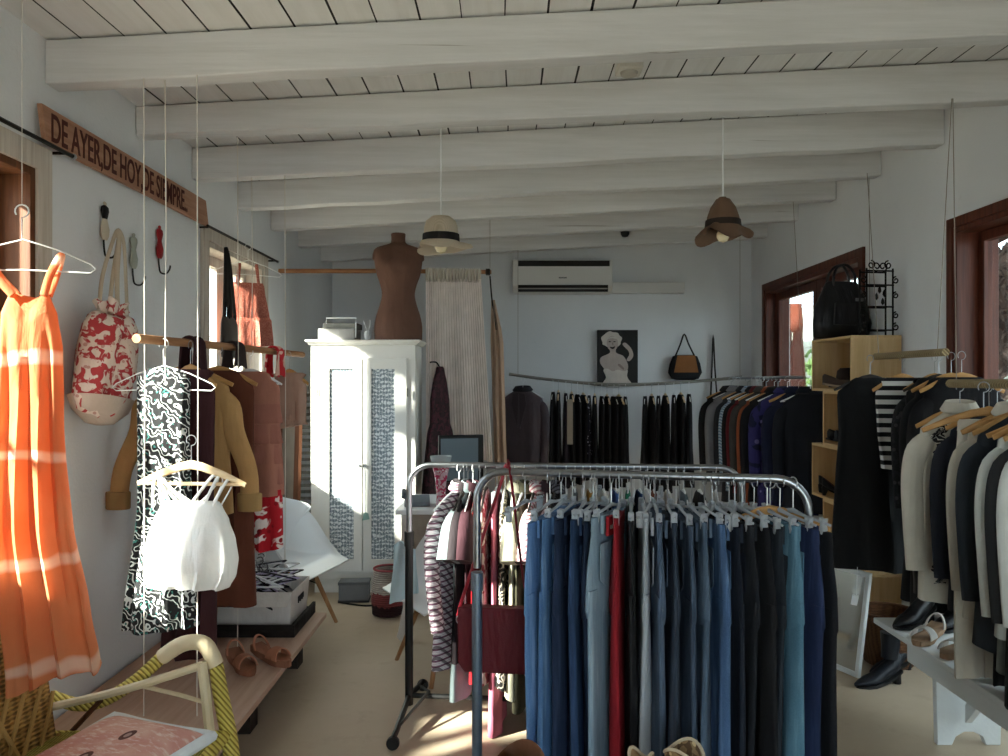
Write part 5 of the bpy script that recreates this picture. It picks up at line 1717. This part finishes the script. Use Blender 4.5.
B_ = [
    (.06, 'blouse', 'cream blouse with a frilled black and white edge by the right wall', dict(mat=CRM, L=.74, sh=.15, sleeves=1, collar=CRM, ht=.035), -.025),
    (.17, 'patterned_blouse', 'black and white patterned blouse behind the navy coat', dict(mat=M('swirl', '#1a1919', '#c9c4ba', scale=1.6), L=.74, sh=.11, ht=.03), .04),
    (.25, 'coat', 'dark navy coat right of the cream blouse', dict(mat=M('plain', '#191c26'), L=.76, sh=.16, sleeves=1, ht=.04), .035),
    (.38, 'white_trousers', 'cream trousers hanging low beneath the navy coat', None, -.075),
    (.44, 'beige_shirt', 'long beige shirt between the navy coat and the dark slate jacket', dict(mat=M('plain', '#b9b1a2'), L=.74, sh=.15, sleeves=1, ht=.03, collar=M('plain', '#c9c0b0')), .005),
    (.52, 'black_trousers', 'long black trousers reaching down to the white bench', None, .01),
    (.58, 'slate_jacket', 'dark slate jacket between the beige shirt and the off white jacket', dict(mat=M('plain', '#252b33'), L=.80, sh=.155, sleeves=1, ht=.04), -.02),
    (.68, 'grey_dress', 'grey green dress with its hem showing below the slate jacket', dict(mat=M('plain', '#7b8380'), L=.86, sh=.15, ht=.03), .0),
    (.74, 'beige_trousers', 'beige trousers hanging below the grey green hem', None, .02),
    (.80, 'white_jacket', 'off white jacket just left of the long charcoal coat', dict(mat=M('plain', '#c6c8c2'), L=.70, sh=.165, sleeves=1, ht=.035), -.02),
    (.90, 'dark_coat', 'long charcoal coat at the right edge of the picture', dict(mat=M('plain', '#232325'), L=.90, sh=.175, sleeves=1, ht=.045), -.015),
    (.97, 'white_shirt', 'pale shirt at the very right edge of the picture', dict(mat=M('plain', '#cfd1cc'), L=.62, sh=.17, sleeves=1, ht=.03), -.01),
]
TROU = {'white_trousers': (CRM, .95, .09), 'black_trousers': (M('plain', '#16171c'), .94, .10), 'beige_trousers': (M('plain', '#b7a48f'), .92, .10)}
for i, (k, nm, lab, kw, dx) in enumerate(B_):
    p = b0.lerp(b1, k) + Vector((.04 if i < 8 else .02, 0, 0))
    if kw is None:
        mt, L, hw_ = TROU[nm]
        trousers(nm, lab, 'trousers', mt, p + Vector((dx, 0, 0)), R(-12), L=L - .02, w=.085, hemw=hw_ * .55, ht=.02, pockets=False, hk='wood', hlabel=short_label('wooden hanger of the %s' % lab), group='clothes by the right wall', hgroup='hangers on the rope rails')
        continue
    mt = kw.pop('mat')
    g = garment(nm, lab, nm.split('_')[-1], mt, p + Vector((dx, 0, 0)), R(-10 - i % 3 * 4), hk='wood', neckw=.055, group='clothes by the right wall', hgroup='hangers on the rope rails', **kw)
    if nm == 'blouse':
        MB().sheet(lambda u, v: (-.115 + .045 * u + .010 * sin(v * 60), -.062 - .012 * sin(v * 47 + 3 * u), -.16 - .62 * v), 6, 60, .006).build('frill', M('swirl', '#1c1a1a', '#cfc9bd', scale=2), g, smooth=1.3)

# white bench with shoes
BW = M('paint', '#dcdfdf', '#d3d6d6', '#bfc0bc', rough=.5, bump=.1)
bn = thing('white_bench', 'long low white wooden bench along the right wall under the clothes', 'bench', (1.665, 3.0, 0))
MB().lohi((0, -1.1, .395), (.42, .52, .42)).build('seat_plank', BW, bn, smooth=0, bevel=.004)
MB().lohi((.04, -1.0, .30), (.065, .30, .395)).build('apron', BW, bn, smooth=0, bevel=.003)
arch = [(.10, 0), (.16, 0), (.175, .035), (.21, .055), (.25, .055), (.285, .035), (.30, 0), (.36, 0), (.37, .395), (.09, .395)]
for yy in (.17, -.95):
    MB().prism([(a, b_) for a, b_ in arch][::-1], lambda a, b_, h: (a, yy + h, b_), .03).build('trestle_leg', BW, bn, smooth=0, bevel=.003)
MB().prism([(.15, .175), (-.02, .395), (-.10, .395), (.15, .10)], lambda a, b_, h: (.20 + h, a, b_), .03).build('brace', BW, bn, smooth=0, bevel=.003)
bz = .424
shoe('ankle_boot', (1.80, 3.40, bz), R(-62), 'black heeled ankle boot at the far end of the white bench', BLKL, BLKS, 'boot')
shoe('ankle_boot', (1.95, 3.36, bz), R(-62), 'black heeled ankle boot on the bench, second from its far end', BLKL, BLKS, 'boot')
WH = M('plain', '#cfcac2')
CRK = M('plain', '#9a7c62')
shoe('sandal', (1.76, 3.22, bz), R(-48), 'white strappy sandal with cork sole on the bench, beside the ankle boots', WH, CRK, 'sandal', k=1.0, sole_h=.022)
shoe('sandal', (1.80, 3.06, bz), R(-56), 'white strappy sandal with cork sole on the bench, nearer the camera', WH, CRK, 'sandal', k=1.0, sole_h=.022)
shoe('ankle_boot', (1.84, 3.80, 0), R(-75), 'dark ankle boot on the floor under the bench end, in front', M('plain', '#171a22', rough=.45), BLKS, 'boot')
shoe('ankle_boot', (1.99, 3.98, 0), R(-70), 'dark ankle boot on the floor under the bench end, behind the other', M('plain', '#171a22', rough=.45), BLKS, 'boot')

# mirror leaning under the black dress
mt_ = thing('leaning_mirror', 'small white framed mirror leaning on the floor below the black dress', 'mirror', (1.66, 4.10, 0), R(-66))
fr = MB()
w_, h_, b_w = .24, .52, .024
o_ = [(-w_, 0), (w_, 0), (w_, h_), (-w_, h_)]
i_ = [(-w_ + b_w, b_w), (w_ - b_w, b_w), (w_ - b_w, h_ - b_w), (-w_ + b_w, h_ - b_w)]
vs_ = [(p_[0], y + p_[1] * .16, p_[1]) for y in (0, .022) for p_ in o_ + i_]
fs_ = []
for k in range(4):
    q = (k + 1) % 4
    fs_ += [(k, q, 4 + q, 4 + k), (8 + k, 12 + k, 12 + q, 8 + q), (k, 8 + k, 8 + q, q), (4 + k, 4 + q, 12 + q, 12 + k)]
fr.add(vs_, fs_).build('frame', BW, mt_, smooth=0, bevel=.003)
vs_ = [(p_[0], y + p_[1] * .16, p_[1]) for y in (.010, .014) for p_ in ((-w_ + b_w - .003, b_w - .003), (w_ - b_w + .003, b_w - .003), (w_ - b_w + .003, h_ - b_w + .003), (-w_ + b_w - .003, h_ - b_w + .003))]
MB().add(vs_, [(0, 1, 2, 3), (7, 6, 5, 4), (0, 4, 5, 1), (1, 5, 6, 2), (2, 6, 7, 3), (3, 7, 4, 0)]).build('mirror_glass', M('metal', '#c9cdcc', '#c4c8c7', rough=.06, metal=1.0, bump=0), mt_, smooth=0)
tg = thing('price_tag', 'small white paper tag hanging on a thread from the white mirror frame', 'tag', (P(854, 0, 3.86).x, 3.84, CH - (594 - CY) / (F / 3.86)))
MB().lohi((-.016, -.001, -.05), (.016, .001, .0)).build('card', WHITEPLASTIC, tg, smooth=0, rot=(0, R(12), 0))
MB().tube([(.004, 0, 0), (.008, 0, .14)], .0012, 5).build('thread', WHITEPLASTIC, tg)
bk = thing('brown_basket', 'brown wicker basket on the floor behind the white mirror', 'basket', (2.02, 4.10, 0))
MB().lathe([(.001, .004), (.12, .006), (.145, .14), (.155, .27), (.148, .275), (.135, .14), (.11, .02), (.001, .015)], 28).build('body', M('wicker', '#7a5234', '#4a2d1a', '#5e3c24', scale=1.6, bump=.8), bk)
MB().tube([(.152 * cos(a), .152 * sin(a), .274) for a in [2 * pi * i / 28 for i in range(28)]], .009, 8, True).build('rim', M('plain', '#5a3a24'), bk)

# things seen through the panes: brown trousers outside the window, ragged cloth by the door
og = thing('outside_clothes_line', 'cord outside the brown window with brown trousers on it', 'cord', (3.2, 8.4, 2.50))
MB().tube([(0, -2.4, .02), (0, 0, 0), (0, 2.1, .02)], .004, 6).build('rope', CORD, og)
MB().tube([(0, -2.4, .02), (0, -2.4, -2.62)], .03, 8).build('pole', M('wood', '#7c6a55', '#63523f'), og)
MB().tube([(0, 2.1, .02), (0, 2.1, -2.62)], .03, 8).build('pole', M('wood', '#7c6a55', '#63523f'), og)
trousers('brown_trousers', 'reddish brown trousers hanging outside, seen through the brown window', 'trousers', M('plain', '#64301f'), (3.2, 8.70, 2.50), R(-20), L=1.0, w=.10, hemw=.09, ht=.03, pockets=False, hk='clip', hlabel='hanger of the reddish brown trousers outside the brown window')
pb = thing('potted_shrub', 'green shrub outside the brown window', 'plant', (3.9, 9.6, -.12))
MB().lathe([(.12, 0), (.16, .2), (.17, .24), (.001, .22)], 20).build('pot', M('plain', '#8a4f38'), pb)
rnd = random.Random(3)
lf = MB()
for i in range(420):
    a, e, r = rnd.uniform(0, 6.28), rnd.uniform(-.5, 1.4), .6 * rnd.uniform(.3, 1) ** .5
    c_ = Vector((r * cos(a) * cos(e), r * sin(a) * cos(e), 1.3 + 1.25 * r * sin(e)))
    m_ = Euler((rnd.uniform(0, 6), rnd.uniform(0, 6), rnd.uniform(0, 6))).to_matrix()
    s_ = rnd.uniform(.05, .09)
    lf.add([c_ + m_ @ Vector(q) for q in ((-s_, 0, 0), (0, -s_ * .4, .01), (s_, 0, 0), (0, s_ * .4, .01))], [(0, 1, 2, 3)])
lo = lf.build('foliage', M('plain', '#5d7a46', trans=.3), pb, smooth=0)
MB().tube([(0, 0, .2), (.02, 0, .8), (0, 0, 1.3)], [.03, .025, .015], 8).build('stem', M('wood', '#5a4632', '#453524'), pb)

rg = thing('ragged_hanging', 'brown ragged cloth hanging outside the brown glass door', 'cloth', (2.80, 4.42, 2.36))
MB().sheet(lambda u, v: ((u - .5) * .10 * (1 + .6 * sin(pi * v)) + .02 * sin(v * 33 + 6 * u), (u - .5) * .55 * (.55 + .5 * sin(pi * min(1, v * 1.1))) + .03 * sin(v * 41) * (u - .5) * 2, -.12 - .82 * v + .03 * sin(u * 31)), 26, 46, .02).build('cloth', M('print', '#6b5a52', '#4a3d38', '#85756a', scale=1.2, bump=.8), rg, smooth=0)
MB().tube([(0, -.5, .0), (0, .5, -.12)], .015, 8).build('branch', M('wood_y', '#4e3a2c', '#3a2a1f'), rg)
MB().tube([(0, 0, -.06), (0, 0, .75)], .003, 6).build('thread', CORD, rg)
# ================================================================ low things at the left: platform, box, sandals, wicker chair
PLY = M('wood_y', '#b79a88', '#a78977', rough=.6)
pl = thing('low_platform', 'low wooden display platform on dark pallet feet along the left wall', 'platform', (XL + .02, 3.2, 0))
MB().lohi((0, -.75, .205), (.70, 1.02, .232)).build('plank', PLY, pl, smooth=0, bevel=.003)
for y in (-.6, .12, .86):
    MB().lohi((.04, y - .05, 0), (.60, y + .05, .205)).build('pallet_block', M('plain', '#2e251f'), pl, smooth=0)
MB().lohi((.60, -.74, .15), (.64, 1.0, .2)).build('pallet_rail', M('wood_y', '#4b3c31', '#37291f'), pl, smooth=0)
tr = thing('dark_tray', 'shallow dark crate under the white box of hangers', 'crate', (-1.40, 4.02, .2325))
for lo, hi in (((-.28, -.22, 0), (.34, .20, .035)),):
    MB().lohi(lo, hi).build('base', M('plain', '#1f1a18'), tr, smooth=0, bevel=.003)
for lo, hi in (((-.28, -.22, .035), (.34, -.205, .06)), ((.325, -.205, .035), (.34, .2, .06))):
    MB().lohi(lo, hi).build('rim', M('plain', '#1a1614'), tr, smooth=0)

# cardboard box full of hangers
bx_ = thing('cardboard_box', 'open white cardboard box full of hangers at the end of the low platform', 'box', (-1.335, 4.02, .27))
BOX = M('plain', '#cfc9c4', rough=.8)
bw2, bd2, bh2 = .25, .17, .17
ring = lambda w_, d_, z: [(-w_, -d_, z), (w_, -d_, z), (w_, d_, z), (-w_, d_, z)]
MB().loft([ring(bw2 * .94, bd2 * .95, 0), ring(bw2, bd2, bh2), ring(bw2 - .005, bd2 - .005, bh2), ring(bw2 * .94 - .005, bd2 * .95 - .005, .006)]).build('carton', BOX, bx_, smooth=0)
MB().add([(-bw2, -bd2, bh2), (bw2, -bd2, bh2), (bw2 * .98, -bd2 - .07, bh2 - .05), (-bw2 * .98, -bd2 - .07, bh2 - .055), (-bw2, -bd2 + .004, bh2 + .003), (bw2, -bd2 + .004, bh2 + .003), (bw2 * .98, -bd2 - .066, bh2 - .046), (-bw2 * .98, -bd2 - .066, bh2 - .051)],
         [(0, 1, 2, 3), (7, 6, 5, 4), (0, 4, 5, 1), (1, 5, 6, 2), (2, 6, 7, 3), (3, 7, 4, 0)]).build('flap', BOX, bx_, smooth=0)
lb = MB()
for i in range(6):
    lb.lohi((bw2 * .985, -.05 + i * .018, .085 + .006 * (i % 2)), (bw2 * .985 + .004, -.038 + i * .018, .118))
lb.build('printed_label', M('flat', '#2c2a2c', bump=0), bx_, smooth=0)
rnd = random.Random(9)
for i in range(34):
    c = (BLACKPAINT, WHITEPLASTIC, M('flat', '#b9aecb', rough=.4, bump=0), M('flat', '#2b2933', rough=.4, bump=0))[i % 4]
    x, y, z = rnd.uniform(-.12, .14), -.12 + .235 * i / 33, .20 + rnd.uniform(-.03, .05)
    h_ = thing('loose_hanger', 'loose plastic hanger lying in the white cardboard box', 'hanger', bx_.location + Vector((x * .5, y, z)), 0, 'loose hangers in the box')
    h_.rotation_euler = (rnd.uniform(-.35, .35), rnd.uniform(-.5, .5), rnd.uniform(-.25, .25))
    MB().tube([(-.19, 0, -.05), (-.10, 0, -.018), (0, 0, .015), (.10, 0, -.018), (.19, 0, -.05), (.0, 0, -.056)], .0045, 6, True).build('frame', c, h_)
    MB().tube([(.0, 0, .015), (0, 0, .04), (.016, 0, .055), (.02, 0, .072), (.008, 0, .085), (-.012, 0, .08)], .0025, 6, smooth=3).build('hook', c if i % 2 else METAL, h_)
# cardboard sheet behind the box
o = MB().prism([(-.12, 0), (.11, 0), (.13, .22), (-.08, .25)], lambda a, b_, h: (-1.54 + a, 3.75 + h + b_ * .08, .30 + b_), .006).build('cardboard_sheet', M('plain', '#b5a192'), smooth=0)
tag(o, 'bent cardboard sheet behind the white camisole at the end of the platform', 'cardboard')

TANL = M('plain', '#b5775c', rough=.6)
shoe('sandal', (-1.195, 3.42, .2325), R(38), 'tan crossed strap wedge sandal on the platform, the one nearer the wall', TANL, M('plain', '#8a5a44'), 'sandal', k=1.02, sole_h=.03)
shoe('sandal', (-1.09, 3.50, .2325), R(52), 'tan crossed strap wedge sandal on the platform, the one nearer its edge', TANL, M('plain', '#8a5a44'), 'sandal', k=1.02, sole_h=.03)

# wicker armchair
WK = M('wicker', '#b98a48', '#5e3c17', '#d0a45e', bump=.9)
WRAP = M('wrap', '#d9c567', '#8f7a2e', rough=.6, scale=1.4, bump=.6)
CANE = M('plain', '#d9c8a6', rough=.5)
DKC = M('plain', '#5e3a24')
wc = thing('wicker_armchair', 'wicker armchair with woven back and yellow wrapped cane arms in the near left corner', 'chair', (0, 0, 0))
Y0, Y1 = 1.60, 2.44
# back: curved woven panel
def bk_fn(u, v):
    y = Y0 - .02 + (Y1 - Y0 - .03) * u
    bow = .07 * sin(pi * u)
    zt_ = .86 + .13 * sin(pi * min(1, max(0, u))) ** .7
    return (-1.37 - bow - .11 * v, y, .06 + (zt_ - .06) * v)
MB().sheet(bk_fn, 40, 40, .025).build('back_panel', WK, wc, smooth=1.3)
MB().tube([bk_fn(i / 30, 1.0) for i in range(31)], .022, 10).build('back_rim', M('wrap', '#b98a48', '#7a5426', scale=1.2), wc)
# diagonal open weave over the back
for i in range(16):
    u0 = i / 15
    for sg_ in (-1, 1):
        pts = [Vector(bk_fn(min(1, max(0, u0 + sg_ * .32 * k / 8)), .02 + .66 * k / 8)) + Vector((.02, 0, 0)) for k in range(9) if -.02 <= u0 + sg_ * .32 * k / 8 <= 1.02]
        if len(pts) > 3:
            MB().tube(pts, .007, 6).build('woven_strand', M('plain', '#b48d52'), wc)
for Y in (Y1, Y0):
    e = .02 if Y == Y1 else -.02
    arm = [(-1.45, Y, .50), (-1.37, Y, .475), (-1.29, Y, .485), (-1.19, Y, .545), (-1.10, Y, .625), (-1.03, Y, .668), (-.965, Y, .665), (-.928, Y, .60), (-.912, Y, .50), (-.885, Y, .36), (-.868, Y, .20), (-.86, Y, .02)]
    arm = [Vector(p) for p in arm]
    MB().tube(arm[:5], .020, 10, smooth=5).build('arm', WRAP, wc)
    MB().tube(arm[4:8], .025, 10, smooth=5).build('arm_crest', CANE, wc)  # top of the wrapped arm, bright light on it put into the paler colour
    MB().tube(arm[7:], [.022, .024, .026, .024, .02], 10, smooth=5).build('front_leg', WRAP, wc)
    MB().tube([(-1.44, Y - .03, .478), (-1.2, Y - .03, .535), (-.955, Y - .03, .612)], .013, 8, smooth=4).build('lower_rail', CANE, wc)
    MB().tube([(-.962, Y - .03, .62), (-.945, Y - .035, .5), (-.925, Y - .04, .30), (-.92, Y - .04, .02)], .016, 8, smooth=4).build('inner_post', CANE, wc)
    MB().tube([(-1.15, Y - .03, .545), (-1.03, Y - .035, .52), (-.945, Y - .035, .495)], .007, 6).build('brace', CANE, wc)
    MB().tube([(-1.28, Y - .02, .50), (-1.41, Y - .02, .36)], .008, 6).build('strut', DKC, wc)
    MB().tube([(-1.47, Y - .02, .52), (-1.47, Y - .02, .02)], .018, 8).build('rear_leg', DKC, wc)
MB().sheet(lambda u, v: (-1.43 + .54 * u, Y0 + .03 + (Y1 - Y0 - .06) * v, .385 + .012 * cos(pi * (u - .5)) - .02 * sin(pi * u) * sin(pi * v)), 24, 24, .03).build('seat', M('weave', '#c9bd5e', '#7f742e', scale=2.2, bump=.9), wc, smooth=1.3)
for xa, xb, ya, yb in ((-.895, -.895, Y0 + .02, Y1 - .02), (-1.43, -.895, Y1 - .03, Y1 - .03), (-1.43, -.895, Y0 + .03, Y0 + .03)):
    MB().tube([(xa, ya, .385), (xb, yb, .385)], .02, 10).build('seat_rail', M('wrap', '#cfbf62', '#8f7a2e', scale=1.2), wc)

# cushion with a printed face
cu_ = thing('cushion', 'pink printed cushion with a white edge lying on the wicker armchair', 'cushion', (-1.175, 2.13, .475), R(-20))
def pillow(zsgn):
    def fn(u, v):
        a, b_ = (u - .5) * 2, (v - .5) * 2
        e = (1 - a ** 4) * (1 - b_ ** 4)
        return (.195 * a * (1 - .05 * (1 - b_ * b_)), .195 * b_ * (1 - .05 * (1 - a * a)), zsgn * .05 * max(0, e) ** .55)
    return fn
top_, bot_ = MB(), MB()
n_ = 30
for mb_, sg_ in ((top_, 1), (bot_, -1)):
    f_ = pillow(sg_)
    mb_.add([f_(i / n_, j / n_) for j in range(n_ + 1) for i in range(n_ + 1)], [((j * (n_ + 1) + i), (j * (n_ + 1) + i + 1), ((j + 1) * (n_ + 1) + i + 1), ((j + 1) * (n_ + 1) + i))[::sg_] for j in range(n_) for i in range(n_)])
cto = top_.build('printed_cover', M('cat', '#c98d82', '#d9b3a6', '#5e3a36', bump=.2), cu_, smooth=1.3)
bot_.build('back_cover', M('plain', '#d6d9dc'), cu_, smooth=1.3)
f_ = pillow(1)
edge_ = [f_(i / 16, 0) for i in range(16)] + [f_(1, i / 16) for i in range(16)] + [f_(1 - i / 16, 1) for i in range(16)] + [f_(0, 1 - i / 16) for i in range(16)]
MB().tube([Vector(p) for p in edge_], .017, 8, True).build('edge_piping', M('plain', '#dfe3e6'), cu_)
cu_.rotation_euler = (R(5), R(-2), R(-24))
cu_.location = (-1.10, 2.085, .468)
# ================================================================ camera and light
cam = bpy.data.cameras.new('camera')
co = bpy.data.objects.new('camera', cam)
COL.objects.link(co)
co.location = (0, 0, CH)
co.rotation_euler = (R(90), 0, 0)
cam.sensor_width = 36
cam.lens = F / 1008 * 36
cam.shift_x = -(CX - 504) / 1008
cam.shift_y = (CY - 378) / 1008
cam.clip_start = .05
scene.camera = co

w = bpy.data.worlds.new('sky')
scene.world = w
w.use_nodes = True
bg = w.node_tree.nodes['Background']
bg.inputs['Color'].default_value = (.80, .90, 1.0, 1)
bg.inputs['Strength'].default_value = 9.0

sun = bpy.data.lights.new('sun', 'SUN')
sun.energy = 55
sun.angle = R(3)
sun.color = (1, .93, .82)
so = bpy.data.objects.new('sun', sun)
COL.objects.link(so)
so.rotation_euler = Vector((1, .6, -.62)).to_track_quat('-Z', 'Y').to_euler()

vs = scene.view_settings
vs.view_transform = 'Standard'
vs.look = 'None'
vs.gamma = 1
vs.use_curve_mapping = False
vs.exposure = -.2
